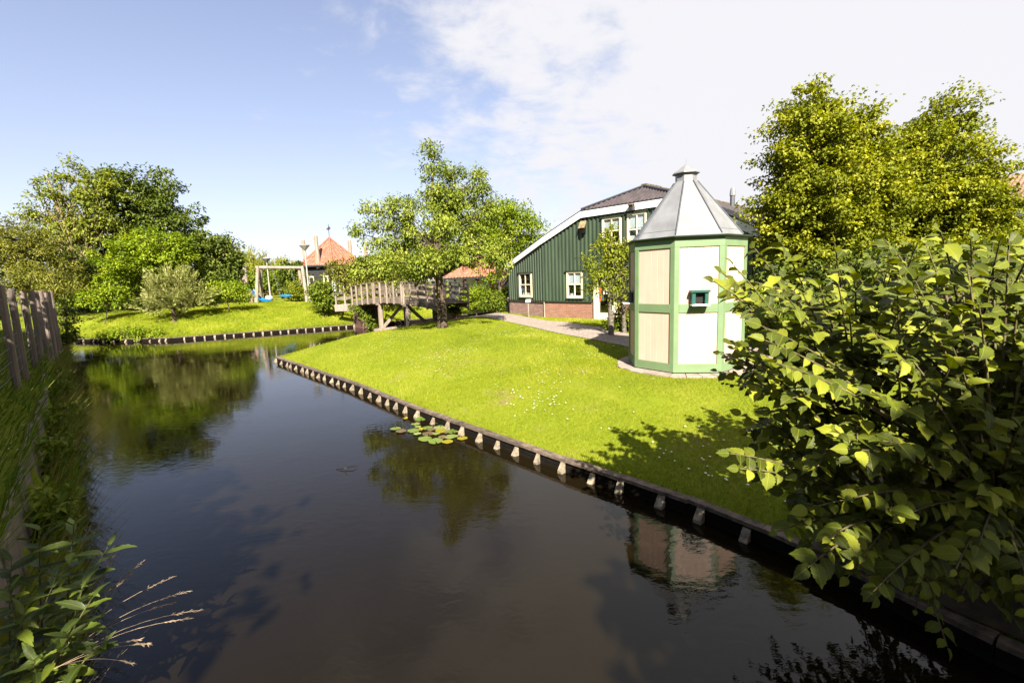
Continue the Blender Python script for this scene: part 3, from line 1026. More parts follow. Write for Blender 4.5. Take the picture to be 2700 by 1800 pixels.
apex = wallpt(CB, DR, (sL + sR) / 2, 0, 0)
ap = gy(1692, 492, (apex + Vector((BD.x, BD.y, 0)) * 1.25).y)
apex = apex + Vector((BD.x, BD.y, 0)) * 1.25
apex.z = ap.z
up4 = Vector((0, 0, 0.04))
ridged('hip_roof', 'corrugated_roof', pL + up4, pR + up4, apex, apex, 0.177, 0.028, barn)
ridge_end = apex + bk
uz = Vector((0, 0, 0.06))
for nm, s_e, pk in (('roof_left', pA, pL), ('roof_right', pE, pR)):
    kz = Vector((pk.x, pk.y, pk.z)) + uz
    ez = Vector((s_e.x, s_e.y, s_e.z)) + uz
    MB().add([ez, kz, kz + bk, ez + bk], [(0, 1, 2, 3)]).build('roof_slope', 'corrugated_roof', barn)
    MB().add([kz, apex + uz * 0.3, ridge_end + uz * 0.3, kz + bk], [(0, 1, 2, 3)]).build('roof_slope', 'corrugated_roof', barn)
for k_ in (pL, pR):
    MB().tube([k_ + up4 * 2, apex + Vector((0, 0, 0.03))], 0.055, 6).build('hip_cap', 'ridge_metal', barn)
rg = MB()
for i in range(40):
    p = apex + bk * (i / 40) + Vector((0, 0, 0.03))
    q = apex + bk * ((i + 1) / 40) + Vector((0, 0, 0.03))
    rg.beam(p, q.lerp(p, 0.06), 0.24, 0.16 + 0.02 * (i % 3))
rg.build('ridge_tiles', 'mossy_ridge', barn)
fp = apex + bk * 0.34 + Vector((1.0, -1.0, -0.75))
fl = MB().tube([fp, fp + Vector((0, 0, 0.75))], 0.11, 10).build('flue', 'zinc_dark', barn)
MB().ring([(0.14, 0.75), (0.12, 1.0), (0.09, 1.1)], fp, 10).build('flue_cap', 'zinc', fl)


def window(base, d, w, par, rows=2, blind=0.5, proud=0.06, extra=None):
    s0, s1, z0, z1 = w
    root = MB()
    n = Vector((d.y, -d.x, 0))
    ang = math.atan2(d.y, d.x)
    fr = 0.075

    def bx(sa, sb, za, zb, ta, tb):
        c = wallpt(base, d, (sa + sb) / 2, (za + zb) / 2, (ta + tb) / 2)
        return (tuple(c), (sb - sa, tb - ta, zb - za), ang)
    root.box(*bx(s0, s1, z1 - fr, z1, -0.05, proud)).box(*bx(s0, s1, z0, z0 + fr * 1.5, -0.05, proud))
    root.box(*bx(s0, s0 + fr, z0 + fr * 1.5, z1 - fr, -0.05, proud)).box(*bx(s1 - fr, s1, z0 + fr * 1.5, z1 - fr, -0.05, proud))
    wnd = root.build('window', 'cream_frame', par)
    i0, i1, j0, j1 = s0 + fr, s1 - fr, z0 + fr * 1.5, z1 - fr
    cs, cz = (i0 + i1) / 2, (j0 + j1) / 2
    MB().box(*bx(cs - 0.02, cs + 0.02, j0, j1, 0.0, proud - 0.015)).build('glazing_bar', 'cream_frame', wnd)
    MB().box(*bx(i0, cs - 0.02, cz - 0.025, cz + 0.025, 0.0, proud - 0.01)).build('glazing_bar', 'cream_frame', wnd)
    MB().box(*bx(cs + 0.02, i1, cz - 0.025, cz + 0.025, 0.0, proud - 0.01)).build('glazing_bar', 'cream_frame', wnd)
    for a_, b_ in ((i0, cs - 0.02), (cs + 0.02, i1)):
        for c_, e_ in ((j0, cz - 0.025), (cz + 0.025, j1)):
            MB().box(*bx(a_, b_, c_, e_, 0.012, 0.018)).build('pane', 'window_glass', wnd)
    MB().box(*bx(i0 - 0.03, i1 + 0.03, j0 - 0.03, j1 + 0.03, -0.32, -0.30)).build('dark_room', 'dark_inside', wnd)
    if blind:
        MB().box(*bx(i0, i1, j1 - (j1 - j0) * blind, j1, -0.03, -0.02)).build('roller_blind', 'blind', wnd)
    if extra:
        for (f0, f1, g0, g1, mt, nm) in extra:
            MB().box(*bx(i0 + (i1 - i0) * f0, i0 + (i1 - i0) * f1, j0 + (j1 - j0) * g0, j0 + (j1 - j0) * g1, -0.06, -0.045)).build(nm, mt, wnd)
    MB().box(*bx(s0 - 0.08, s1 + 0.08, z1 + 0.003, z1 + 0.04, -0.02, proud + 0.05)).build('head_flashing', 'green_dark_paint', wnd)
    MB().box(*bx(s0 - 0.06, s1 + 0.06, z0 - 0.05, z0 - 0.004, -0.02, proud + 0.03)).build('sill', 'green_dark_paint', wnd)
    return wnd


window(CB, DL, WIN_L[0], barn, blind=0, extra=[(0.02, 0.28, 0.22, 0.5, 'blue_plastic', 'blue_cloth'), (0.1, 0.9, 0.0, 0.12, 'white_paint', 'white_bowls')])
window(CB, DR, w2, barn, blind=0.5, extra=[(0.08, 0.45, 0.0, 0.1, 'blind', 'pale_box')])
window(CB, DR, w3, barn, blind=0.45)
window(CB, DR, w4, barn, blind=0.45, extra=[(0.0, 0.3, 0.0, 0.3, 'white_paint', 'white_vase')])
# door
s0, s1, z0, z1 = DOOR
ang = math.atan2(DR.y, DR.x)


def dbx(sa, sb, za, zb, ta, tb, nm, mt, par=None):
    c = wallpt(CB, DR, (sa + sb) / 2, (za + zb) / 2, (ta + tb) / 2)
    return MB().box(tuple(c), (sb - sa, tb - ta, zb - za), ang).build(nm, mt, par or barn)


door = dbx(s0, s0 + 0.2, 0.6, z1, -0.1, 0.07, 'door', 'cream_frame')
dbx(s1 - 0.16, s1, 0.6, z1, -0.1, 0.07, 'door_jamb', 'cream_frame', door)
dbx(s0 + 0.2, s1 - 0.16, z1 - 0.14, z1, -0.1, 0.06, 'door_head', 'cream_frame', door)
dbx(s0 + 0.2, s1 - 0.16, 0.6, GZ + 0.34, -0.08, 0.02, 'door_panel', 'cream_frame', door)
dbx(s0 + 0.2, s1 - 0.16, GZ + 0.34, z1 - 0.14, -0.052, -0.046, 'door_pane', 'window_glass', door)
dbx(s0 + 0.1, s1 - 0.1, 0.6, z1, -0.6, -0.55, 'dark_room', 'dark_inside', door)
dbx(s0 + 0.22, s0 + 0.36, GZ + 0.85, GZ + 1.4, -0.045, -0.036, 'orange_poster', 'orange_paper', door)
dbx(s0 + 0.42, s0 + 0.70, GZ + 1.12, GZ + 1.36, -0.044, -0.036, 'white_notice', 'white_paint', door)
dbx(s0 + 0.38, s0 + 0.44, GZ + 0.85, GZ + 1.08, -0.044, -0.036, 'blue_notice', 'blue_plastic', door)
# nest box under the kink and a floodlight under the eave
nb, ns = on_wall(1541, 600, CB, DR)
box = thing('nest_box', (nb.x, nb.y, nb.z - 0.2), 'small dark nest box with a sloping tan roof under the barn eave', 'nest box')
n3 = Vector((DR.y, -DR.x, 0))
c = nb + n3 * 0.13
MB().box((c.x, c.y, nb.z - 0.12), (0.2, 0.16, 0.26), ang).build('box_body', 'dark_wood', box)
tilt = Matrix.Rotation(ang, 3, 'Z') @ Matrix.Rotation(R(52), 3, 'X')
MB().box((c.x + n3.x * 0.03, c.y + n3.y * 0.03, nb.z + 0.11), (0.30, 0.04, 0.34), M3=Matrix.Rotation(ang, 3, 'Z') @ Matrix.Rotation(R(-28), 3, 'X')).build('box_roof', 'pale_bark', box)
fp2, fs2 = on_wall(1672, 549, CB, DR)
lampf = thing('flood_light', (fp2.x, fp2.y, fp2.z - 0.15), 'small dark floodlight with a mossy cap under the barn eave above the windows', 'lamp')
c = fp2 + n3 * 0.16
MB().box((c.x, c.y, fp2.z - 0.02), (0.22, 0.2, 0.2), ang).build('housing', 'ridge_metal', lampf, bevel=0.02)
MB().box((c.x + n3.x * 0.05, c.y + n3.y * 0.05, fp2.z + 0.11), (0.24, 0.2, 0.1), ang).build('cap', 'mossy_ridge', lampf, bevel=0.04)
# information board on a post by the old brick wall
ib = gz(1394, 837, 0.97)
info = thing('information_board', (ib.x, ib.y, hz(ib.x, ib.y)), 'small white slanted notice board on a thin wooden post by the brick wall', 'sign')
hb = hz(ib.x, ib.y)
MB().beam((ib.x, ib.y, hb - 0.1), (ib.x, ib.y, hb + 0.72), 0.055, 0.055).build('post', 'pale_wood', info)
MB().box((ib.x, ib.y - 0.03, hb + 0.78), (0.24, 0.2, 0.02), M3=Matrix.Rotation(R(-15), 3, 'Z') @ Matrix.Rotation(R(38), 3, 'X')).build('panel', 'white_paint', info)


def hit(px, py, far=90.0):
    """where the sight line of a pixel of the photograph meets the ground"""
    r = ray(px, py)
    ys = np.linspace(2.5, far, 1800)
    P = np.stack([r.x / r.y * ys, ys], 1)
    zr = EYE + r.z / r.y * ys
    below = np.where((zr <= height(P)) & ~in_poly(P, WATER))[0]
    k = below[0] if len(below) else len(ys) - 1
    return Vector((P[k, 0], P[k, 1], float(height(P[k:k + 1])[0])))


# ------------------------------------------------------------------ timber revetments
def walk(line, step):
    out = []
    for (x0, y0), (x1, y1) in zip(line[:-1], line[1:]):
        L = math.hypot(x1 - x0, y1 - y0)
        n = max(1, round(L / step))
        for k in range(n):
            out.append((Vector((x0, y0)).lerp(Vector((x1, y1)), k / n), Vector((x0, y0)).lerp(Vector((x1, y1)), (k + 1) / n)))
    return out


def water_side(a, b):
    d = (b - a).normalized()
    n = Vector((d.y, -d.x))
    m = (a + b) / 2 + n * 0.15
    return d, (n if in_poly(np.array([[m.x, m.y]]), WATER)[0] else -n)


def pile(mb, p, d, n, top, w=0.1):
    """square pile whose head is cut on the slant towards the water"""
    a = p + n * 0.11
    vs = []
    for z, sh in ((-0.5, 0), (0, 1)):
        for u, t in ((-w / 2, -w / 2), (w / 2, -w / 2), (w / 2, w / 2), (-w / 2, w / 2)):
            q = a + d * (u * (1 if z else 1.0)) + n * t
            zz_ = z if not sh else (top if t < 0 else top - 0.12)
            vs.append((q.x, q.y, zz_))
    mb.add(vs, [(3, 2, 1, 0), (4, 5, 6, 7), (0, 1, 5, 4), (1, 2, 6, 5), (2, 3, 7, 6), (3, 0, 4, 7)])
    return mb


def revetment(line, root, step, piles, cap=True, top=0.30, capw=0.13):
    rr = random.Random(len(line))
    for a, b in walk(line, step):
        d, n = water_side(a, b)
        for z0, z1 in ((-0.4, 0.05), (0.06, top - 0.045)):
            c0, c1 = a + n * 0.03, b + n * 0.03
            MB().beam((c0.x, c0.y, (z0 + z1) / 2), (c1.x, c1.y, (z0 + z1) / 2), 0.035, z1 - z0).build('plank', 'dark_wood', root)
        if cap:
            j = rr.uniform(-.008, .008)
            c0, c1 = a + n * 0.02 + d * 0.004, b + n * 0.02 - d * 0.004
            MB().beam((c0.x, c0.y, top - 0.02 + j), (c1.x, c1.y, top - 0.02 + rr.uniform(-.008, .008)), capw + rr.uniform(0, .02), 0.045).build('capping_board', 'cap_wood', root)
    for p in piles:
        bestd, seg = 1e9, None
        for a, b in zip(line[:-1], line[1:]):
            a, b = Vector(a), Vector(b)
            t = max(0, min(1, (p - a).dot(b - a) / (b - a).length_squared))
            q = a.lerp(b, t)
            if (q - p).length < bestd:
                bestd, seg = (q - p).length, (q, a, b)
        q, a, b = seg
        d, n = water_side(a, b)
        pile(MB(), q, d, n, top - 0.05 + rr.uniform(-.035, .012), rr.uniform(.07, .10)).build('pile', 'pile_wood', root)


rev1 = thing('timber_revetment', (1.36, 5.51, 0), 'dark plank revetment with pale wedge-topped piles along the mown lawn edge', 'revetment')
z7 = [(105, 268), (130, 285), (158, 300), (190, 318), (228, 325), (265, 340), (300, 360), (343, 372), (383, 388), (425, 403), (472, 420), (523, 440), (567, 458), (618, 475), (680, 497),
      (750, 525), (830, 550), (900, 580), (975, 605), (1040, 632), (1115, 662), (1203, 700), (1320, 745), (1435, 787), (1543, 828),
      (1675, 880), (1812, 930), (1943, 985), (2115, 1045), (2315, 1110)]
z8 = [(105, 620), (232, 665), (410, 735), (590, 800), (810, 880)]
pl = [gz(700 + x * .34, 850 + y * .34, 0.09).xy for x, y in z7] + [gz(1500 + x * .574, 900 + y * .574, 0.09).xy for x, y in z8]
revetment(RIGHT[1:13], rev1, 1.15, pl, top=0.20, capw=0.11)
revetment(RIGHT[12:16], rev1, 1.6, [], top=0.20)
rev2 = thing('timber_revetment', (-16.24, 25.92, 0), 'low plank revetment with short pale piles along the far grass bank', 'revetment')
pl = [gz(600 + .2764 * x, 550 + .2764 * y, 0.1).xy for x, y in
      [(45, 1215), (145, 1207), (240, 1200), (330, 1192), (415, 1183), (503, 1175), (580, 1168), (665, 1162), (748, 1155), (828, 1147),
       (910, 1142), (985, 1135), (1060, 1129), (1130, 1122), (1205, 1117)]]
pl += [gz(x, 893 - max(0, x - 430) * 0.075, 0.1).xy for x in range(206, 600, 26)]
revetment(FAR[3:11], rev2, 1.7, pl, capw=0.11, top=0.20)
# old plank edging of the fenced bank
edge = thing('plank_edging', (-5.7, 5.6, 0.1), 'old weathered upright planks holding the bank below the wire fence', 'edging')
rr = random.Random(8)
for a, b in walk(LEFT[1:-1], 0.75):
    d, n = water_side(a, b)
    c0, c1 = a - n * 0.42 + d * 0.01, b - n * 0.42 - d * 0.01
    MB().beam((c0.x, c0.y, 0.38), (c1.x, c1.y, 0.38 + rr.uniform(-.03, .03)), 0.05, 0.92 + rr.uniform(-.06, .06), (n.x * rr.uniform(-.1, .1), n.y * rr.uniform(-.1, .1), 1)).build('plank', 'grey_wood', edge, bevel=0.008)

# ------------------------------------------------------------------ wire fence of round-topped posts
FL0, FL1 = Vector((-28.0, 26.6)), Vector((-1.8, -0.15))
off = Vector((-0.71, -0.70)) * 1.05
f0, f1 = Vector((-22.2, 22.4)), Vector((-6.45, 4.85))
fd = (f1 - f0).normalized()
fence = thing('wire_fence', (f1.x, f1.y, 1.0), 'wire mesh fence on leaning brown timber posts along the shaded bank', 'fence')
post_px = [(-70, 880, 745), (12, 850, 752), (40, 850, 763), (71, 845, 768), (90, 840, 766), (105, 835, 767), (117, 830, 767), (127, 825, 767), (135, 820, 767), (142, 818, 768)]
ptops = []
for px, py, ty in post_px:
    q, s = on_wall(px, py, f0, fd)
    t, _ = on_wall(px - 8, ty, f0, fd)
    g = hz(q.x, q.y)
    topz = max(2.55, min(3.1, t.z))
    rr_ = 0.075
    lean = Vector((rr.uniform(-.02, .02), rr.uniform(-.02, .02), 0))
    base = Vector((q.x, q.y, g - 0.2)); tp = Vector((q.x, q.y, topz)) + lean * 2
    MB().tube([base, base.lerp(tp, 0.5) + lean * 0.3, tp - Vector((0, 0, 0.02)), tp], [rr_, rr_ * 0.97, rr_ * 0.93, rr_ * 0.7], 9).build('post', 'post_wood', fence, smooth=False)
    ptops.append((base, tp))
for (b0, t0), (b1, t1) in zip(ptops[:-1], ptops[1:]):
    for k in range(7):
        f_ = 0.22 + 0.115 * k
        p, q = b0.lerp(t0, f_), b1.lerp(t1, f_)
        md = (p + q) / 2 - Vector((0, 0, 0.03))
        MB().tube([p, md, q], 0.004, 4).build('wire', 'wire', fence)
    w = MB()
    for k in range(1, 9):
        u = k / 9
        p, q = b0.lerp(b1, u), t0.lerp(t1, u)
        w.tube([p.lerp(q, 0.22), p.lerp(q, 0.91)], 0.003, 4)
    w.build('mesh_wires', 'wire', fence)

# ------------------------------------------------------------------ arched footbridge
NL = gy(931, 800, 29.5).xy
NR = gy(1152, 815, 21.2).xy
bd = (NR - NL).normalized()
bn = Vector((-bd.y, bd.x))
if bn.y < 0:
    bn = -bn
BL = (NR - NL).length
BWID = 1.75


def quad(pts):
    A = np.array([[s * s, s, 1] for s, _ in pts]); y = np.array([z for _, z in pts])
    return np.linalg.lstsq(A, y, rcond=None)[0]


def pts_on(L):
    out = []
    for px, py in L:
        q, s = on_wall(px, py, NL, bd)
        out.append((s, q.z))
    return out


cf = quad(pts_on([(932, 806), (970, 800), (1013, 797.5), (1065, 802), (1130, 812.5)]))
cr_ = quad(pts_on([(926, 755), (970, 748.5), (1055, 741), (1125, 750)]))
zf = lambda s: float(np.polyval(cf, s))
zr = lambda s: float(np.polyval(cr_, s))
bridge = thing('footbridge', (NL.x, NL.y, 0), 'arched weathered timber footbridge with slatted railings over the canal', 'bridge')


def bp(s, t, z):
    p = NL + bd * s + bn * t
    return Vector((p.x, p.y, z))


seg = [BL * i / 14 for i in range(15)]
for t in (0.0, BWID):
    for s0, s1 in zip(seg[:-1], seg[1:]):
        MB().beam(bp(s0, t, zf(s0) + 0.13), bp(s1, t, zf(s1) + 0.13), 0.09, 0.26).build('side_beam', 'grey_wood', bridge)
        MB().beam(bp(s0, t, zr(s0)), bp(s1, t, zr(s1)), 0.13, 0.045).build('hand_rail', 'grey_wood', bridge)
        for fr in (0.72, 0.40):
            h0 = zf(s0) + 0.26 + (zr(s0) - zf(s0) - 0.26) * fr
            h1 = zf(s1) + 0.26 + (zr(s1) - zf(s1) - 0.26) * fr
            MB().beam(bp(s0, t + 0.06, h0), bp(s1, t + 0.06, h1), 0.03, 0.16).build('rail_board', 'grey_wood', bridge)
s = 0.0
while s < BL:
    MB().box(tuple(bp(s + 0.06, BWID / 2, zf(s) + 0.28)), (0.12, BWID - 0.1, 0.04), math.atan2(bd.y, bd.x)).build('deck_plank', 'grey_wood', bridge)
    s += 0.135
pp = [929, 942, 956, 971, 985.5, 989.5, 1005, 1022, 1040, 1061, 1066, 1084, 1105, 1128]
svals = []
for px in pp:
    q, s = on_wall(px, 778, NL, bd)
    svals.append(max(0.03, s))
svals.append(BL - 0.05)
for s in svals:
    for t, sg in ((-0.06, 1), (BWID + 0.06, -1)):
        MB().beam(bp(s, t, zf(s) - 0.05), bp(s, t, zr(s) - 0.02), 0.085, 0.085, (bd.x, bd.y, 0)).build('post', 'pale_wood', bridge, bevel=0.006)
for px0 in (1000, 1072):
    _, s = on_wall(px0, 830, NL, bd)
    zt_ = zf(s)
    MB().beam(bp(s, 0.08, -0.6), bp(s, 0.08, zt_), 0.2, 0.2, (bd.x, bd.y, 0)).build('pier_leg', 'pale_wood', bridge, bevel=0.01)
    MB().beam(bp(s, BWID - 0.08, -0.6), bp(s, BWID - 0.08, zt_), 0.2, 0.2, (bd.x, bd.y, 0)).build('pier_leg', 'grey_wood', bridge, bevel=0.01)
    MB().beam(bp(s, -0.15, zt_ - 0.06), bp(s, BWID + 0.15, zt_ - 0.06), 0.16, 0.14).build('pier_cap', 'grey_wood', bridge)
    a_, b_ = (0.15, BWID - 0.2) if px0 == 1000 else (BWID - 0.2, 0.15)
    MB().beam(bp(s, a_, 0.25), bp(s, b_, zt_ - 0.15), 0.09, 0.16).build('cross_brace', 'pale_wood', bridge)
    MB().beam(bp(s, -0.35, 0.12), bp(s, BWID + 0.2, 0.12), 0.24, 0.26).build('foot_beam', 'pale_wood', bridge)
brick_mat('brick_dark', math.atan2(bn.y, bn.x), (0.20, 0.07, 0.05), (0.13, 0.05, 0.04), (0.12, 0.09, 0.08))
MB().box(tuple(bp(0.25, BWID / 2, 0.55)), (1.3, BWID - 0.3, zf(0) + 0.5 - 0.12), math.atan2(bd.y, bd.x)).build('abutment', 'brick_dark', bridge)
MB().box(tuple(bp(BL - 0.2, BWID / 2, 0.5)), (1.1, BWID - 0.3, 1.0), math.atan2(bd.y, bd.x)).build('abutment', 'brick_dark', bridge)
# short guard rail on the bank beyond the bridge
g0, g1 = gy(886, 800, 30.6), gy(931, 797, 29.9)
gr = thing('guard_rail', (g0.x, g0.y, hz(g0.x, g0.y)), 'low two-post timber guard rail on a concrete kerb beside the footbridge', 'railing')
zg = g0.z
MB().beam((g0.x, g0.y, zg - 0.3), (g1.x, g1.y, zg - 0.25), 0.3, 0.45).build('kerb', 'paver', gr)
for u in (0.02, 0.55):
    p = g0.lerp(g1, u)
    MB().beam((p.x, p.y, zg - 0.2), (p.x, p.y, zg + 0.62), 0.1, 0.1, (1, 0, 0)).build('post', 'pale_wood', gr)
MB().beam((g0.x - .2, g0.y, zg + 0.645), (g0.lerp(g1, 0.62).x, g0.lerp(g1, 0.62).y, zg + 0.68), 0.12, 0.05).build('hand_rail', 'grey_wood', gr)
MB().beam((g0.x, g0.y + .07, zg + 0.30), (g1.x, g1.y + .07, zg + 0.38), 0.03, 0.17).build('rail_board', 'grey_wood', gr)
# white mooring stage at the foot of the far bank
ms = gz(955, 858, 0.1)
stg = thing('mooring_stage', (ms.x, ms.y, 0), 'tiny white-painted landing step between two posts under the bridge', 'landing stage')
MB().box((ms.x, ms.y + 0.1, 0.16), (0.75, 0.4, 0.3), R(25)).build('step', 'white_paint', stg)
for u in (-.42, .42):
    MB().beam((ms.x + u, ms.y + u * .45, -0.3), (ms.x + u, ms.y + u * .45, 0.75), 0.1, 0.1, (1, 0, 0)).build('post', 'grey_wood', stg)
# planter box by the bridge end
pb = gz(1186, 832, 1.10)
pb.z = hz(pb.x, pb.y)
print('planter', pb)
plt = thing('planter_box', (pb.x, pb.y, pb.z), 'square tan planter box standing at the bridge end behind the apple tree', 'planter')
MB().ring([(0.30, -0.05), (0.34, 0.42), (0.30, 0.42), (0.29, 0.36)], pb, 4, R(20)).build('tub', 'planter', plt)
PLANTER = pb

# ------------------------------------------------------------------ pavilion with red tiled roof
pc = gy(880, 760, 47.0)
pz = 1.68
pav = thing('tiled_pavilion', (pc.x, pc.y, pz), 'hexagonal black boarded pavilion with a pointed red tiled roof', 'pavilion')
ez = gy(838, 699, 44.2).z
az = gy(881, 627, 47).z
th = R(-8)
hx = lambda r, i, z: Vector((pc.x + r * math.cos(th + R(60) * i), pc.y + r * math.sin(th + R(60) * i), z))
for i in range(6):
    a, b = hx(3.45, i, ez), hx(3.45, i + 1, ez)
    tp = Vector((pc.x, pc.y, az))
    ridged('roof_face', 'red_tiles', a, b, tp, tp, 0.26, 0.035, pav)
    MB().tube([a + Vector((0, 0, 0.04)), tp + Vector((0, 0, 0.05))], 0.085, 6).build('hip_tiles', 'red_tiles', pav)
    w0, w1 = hx(2.95, i, pz - 0.3), hx(2.95, i + 1, pz - 0.3)
    wb = MB()
    k = int((ez - pz + 0.3) / 0.22) + 1
    nrm = Vector((math.cos(th + R(60) * i + R(30)), math.sin(th + R(60) * i + R(30)), 0))
    for j in range(k):
        zl = pz - 0.3 + j * 0.22
        up_ = min(zl + 0.22, ez)
        wb.add([(w0.x, w0.y, 0) + Vector((0, 0, 0)) if False else Vector((w0.x, w0.y, zl)) + nrm * 0.03, Vector((w1.x, w1.y, zl)) + nrm * 0.03,
                Vector((w1.x, w1.y, up_)), Vector((w0.x, w0.y, up_))], [(0, 1, 2, 3)])
    wb.build('weatherboards', 'black_boards', pav)
    p = hx(3.0, i, 0)
    MB().beam((p.x, p.y, pz - 0.3), (p.x, p.y, ez), 0.3, 0.3, (1, 0, 0)).build('corner_post', 'white_paint', pav)
    mid = (w0 + w1) / 2
    e_ = (w1 - w0).normalized()
    for u in (-0.75, 0.75):
        c = mid + e_ * u + nrm * 0.06
        wn_ = MB().box((c.x, c.y, pz + 1.25), (0.5, 0.08, 1.6), math.atan2(e_.y, e_.x)).build('window', 'cream_frame', pav)
        c2 = c + nrm * 0.05
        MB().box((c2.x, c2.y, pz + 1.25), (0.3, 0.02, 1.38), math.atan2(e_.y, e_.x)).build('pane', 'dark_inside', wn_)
    MB().beam(hx(3.4, i, ez - 0.07), hx(3.4, i + 1, ez - 0.07), 0.1, 0.14).build('gutter', 'ridge_metal', pav)
MB().tube([(pc.x, pc.y, az - 0.1), (pc.x, pc.y, az + 1.35)], 0.03, 5).build('vane_rod', 'ridge_metal', pav)
vp = Vector((pc.x, pc.y, az + 0.85))
MB().add([vp + Vector((-.28, 0, .0)), vp + Vector((.02, 0, -.1)), vp + Vector((.22, 0, .12)), vp + Vector((.05, 0, .3)), vp + Vector((-.12, 0, .12)),
          vp + Vector((-.28, .03, .0)), vp + Vector((.02, .03, -.1)), vp + Vector((.22, .03, .12)), vp + Vector((.05, .03, .3)), vp + Vector((-.12, .03, .12))],
         [(0, 1, 2, 3, 4), (9, 8, 7, 6, 5), (0, 5, 6, 1), (1, 6, 7, 2), (2, 7, 8, 3), (3, 8, 9, 4), (4, 9, 5, 0)]).build('weather_vane', 'ridge_metal', pav)
for px, py, y_ in ((799, 633, 46.0), (832, 622, 44.4), (921, 634, 49.0), (963, 650, 48.0)):
    q = gy(px, py, y_)
    MB().tube([(q.x, q.y, ez - 0.3), (q.x, q.y, q.z)], [0.22, 0.19], 8).build('roof_pole', 'pale_wood', pav)

# ------------------------------------------------------------------ open shed with pantiles behind the hedge
SY = 36.0
sh0, sh1 = gy(1170, 733, SY + 2), gy(1352, 718, SY)
shed = thing('tiled_shed', (sh0.x, sh0.y, 1.5), 'long open-fronted black shed with a low orange pantile roof', 'shed')
sg = 1.45
ea, eb = Vector((sh0.x, sh0.y, sh0.z)), Vector((sh1.x + 1.5, sh1.y - 0.6, sh0.z + 0.05))
back = Vector((0.25, 3.0, 1.75))
ridged('roof_tiles', 'red_tiles', ea, eb, ea + back, eb + back, 0.28, 0.045, shed)
MB().beam(ea - Vector((0, -.08, .1)), eb - Vector((0, -.08, .1)), 0.12, 0.16).build('eave_beam', 'black_boards', shed)
n_ = 9
for i in range(n_):
    p = ea.lerp(eb, i / (n_ - 1)) + Vector((0.02, 0.25, 0))
    MB().beam((p.x, p.y, sg - 0.2), (p.x, p.y, p.z - 0.15), 0.15, 0.15, (1, 0, 0)).build('post', 'black_boards', shed)
bw0, bw1 = ea + Vector((0, 2.6, 0)), eb + Vector((0, 2.6, 0))
MB().add([Vector((bw0.x, bw0.y, sg - .2)), Vector((bw1.x, bw1.y, sg - .2)), bw1 + Vector((0, 0, 1.2)), bw0 + Vector((0, 0, 1.2))], [(0, 1, 2, 3)]).build('back_wall', 'white_paint', shed)
for k in range(4):
    p = bw0.lerp(bw1, 0.2 + k * 0.17) - Vector((0, 0.06 + 0, 0))
    MB().add([Vector((p.x - .1, p.y, sg + 0.2)), Vector((p.x + .75, p.y, sg + 0.2)), Vector((p.x + .35, p.y, p.z + .3)), Vector((p.x - .1, p.y, p.z + .3))], [(0, 1, 2, 3)]).build('shutter', 'orange_paper', shed)
wl0, wl1 = ea.lerp(eb, 0.70) + Vector((0, .1, 0)), eb + Vector((0, .1, 0))
for j in range(11):
    z_ = sg - 0.2 + j * 0.19
    MB().beam((wl0.x, wl0.y, z_ + .09), (wl1.x, wl1.y, z_ + .09), 0.03, 0.2, (0, -0.15, 1)).build('weatherboard', 'black_boards', shed)
# low garden fence between hedge and barn
lf0, lf1 = gz(1316, 806, 1.0), gz(1349, 818, 1.0)
lf = thing('garden_fence', (lf0.x, lf0.y, 0.95), 'short weathered garden fence beside the barn corner', 'fence')
for u in (0.05, 0.8):
    p = lf0.lerp(lf1, u)
    MB().beam((p.x, p.y, 0.6), (p.x, p.y, 1.72), 0.14, 0.14, (1, 0, 0)).build('post', 'grey_wood', lf)
for z_ in (1.25, 1.62):
    MB().beam((lf0.x - 1, lf0.y + 1, z_), (lf1.x, lf1.y, z_), 0.05, 0.09).build('rail', 'grey_wood', lf)
# house beyond the lindens, far right
hc = gy(2760, 560, 34.0)
hs_ = thing('brick_house', (hc.x, hc.y, 1.0), 'house with lilac-grey wall and brown tiled roof beyond the linden trees', 'house')
e1_, e2_ = gy(2640, 545, 34.0), gy(2900, 515, 30.0)
zt_ = (e1_.z + e2_.z) / 2
A_, B_ = Vector((e1_.x, e1_.y, zt_)), Vector((e2_.x, e2_.y, zt_))
dp = Vector((2.0, 4.0, 0))
ridged('roof', 'brown_tiles', A_, B_, A_ + dp + Vector((0, 0, 2.6)), B_ + dp + Vector((0, 0, 2.6)), 0.3, 0.045, hs_)
MB().add([Vector((A_.x, A_.y, .6)), Vector((B_.x, B_.y, .6)), B_, A_], [(0, 1, 2, 3)]).build('wall', 'lilac_wall', hs_)
MB().add([Vector((A_.x, A_.y, .6)) + dp * 2, Vector((A_.x, A_.y, .6)), A_, A_ + dp + Vector((0, 0, 2.6)), A_ + dp * 2], [(0, 1, 2, 3, 4)]).build('gable_wall', 'lilac_wall', hs_)
MB().beam(A_ - Vector((0, .1, .08)), B_ - Vector((0, .1, .08)), 0.15, 0.14).build('gutter', 'ridge_metal', hs_)
for u in (0.22, 0.5):
    p = A_.lerp(B_, u)
    MB().box((p.x, p.y - 0.05, zt_ - 1.3), (1.3, 0.12, 1.2), math.atan2(B_.y - A_.y, B_.x - A_.x)).build('window', 'window_glass', hs_)
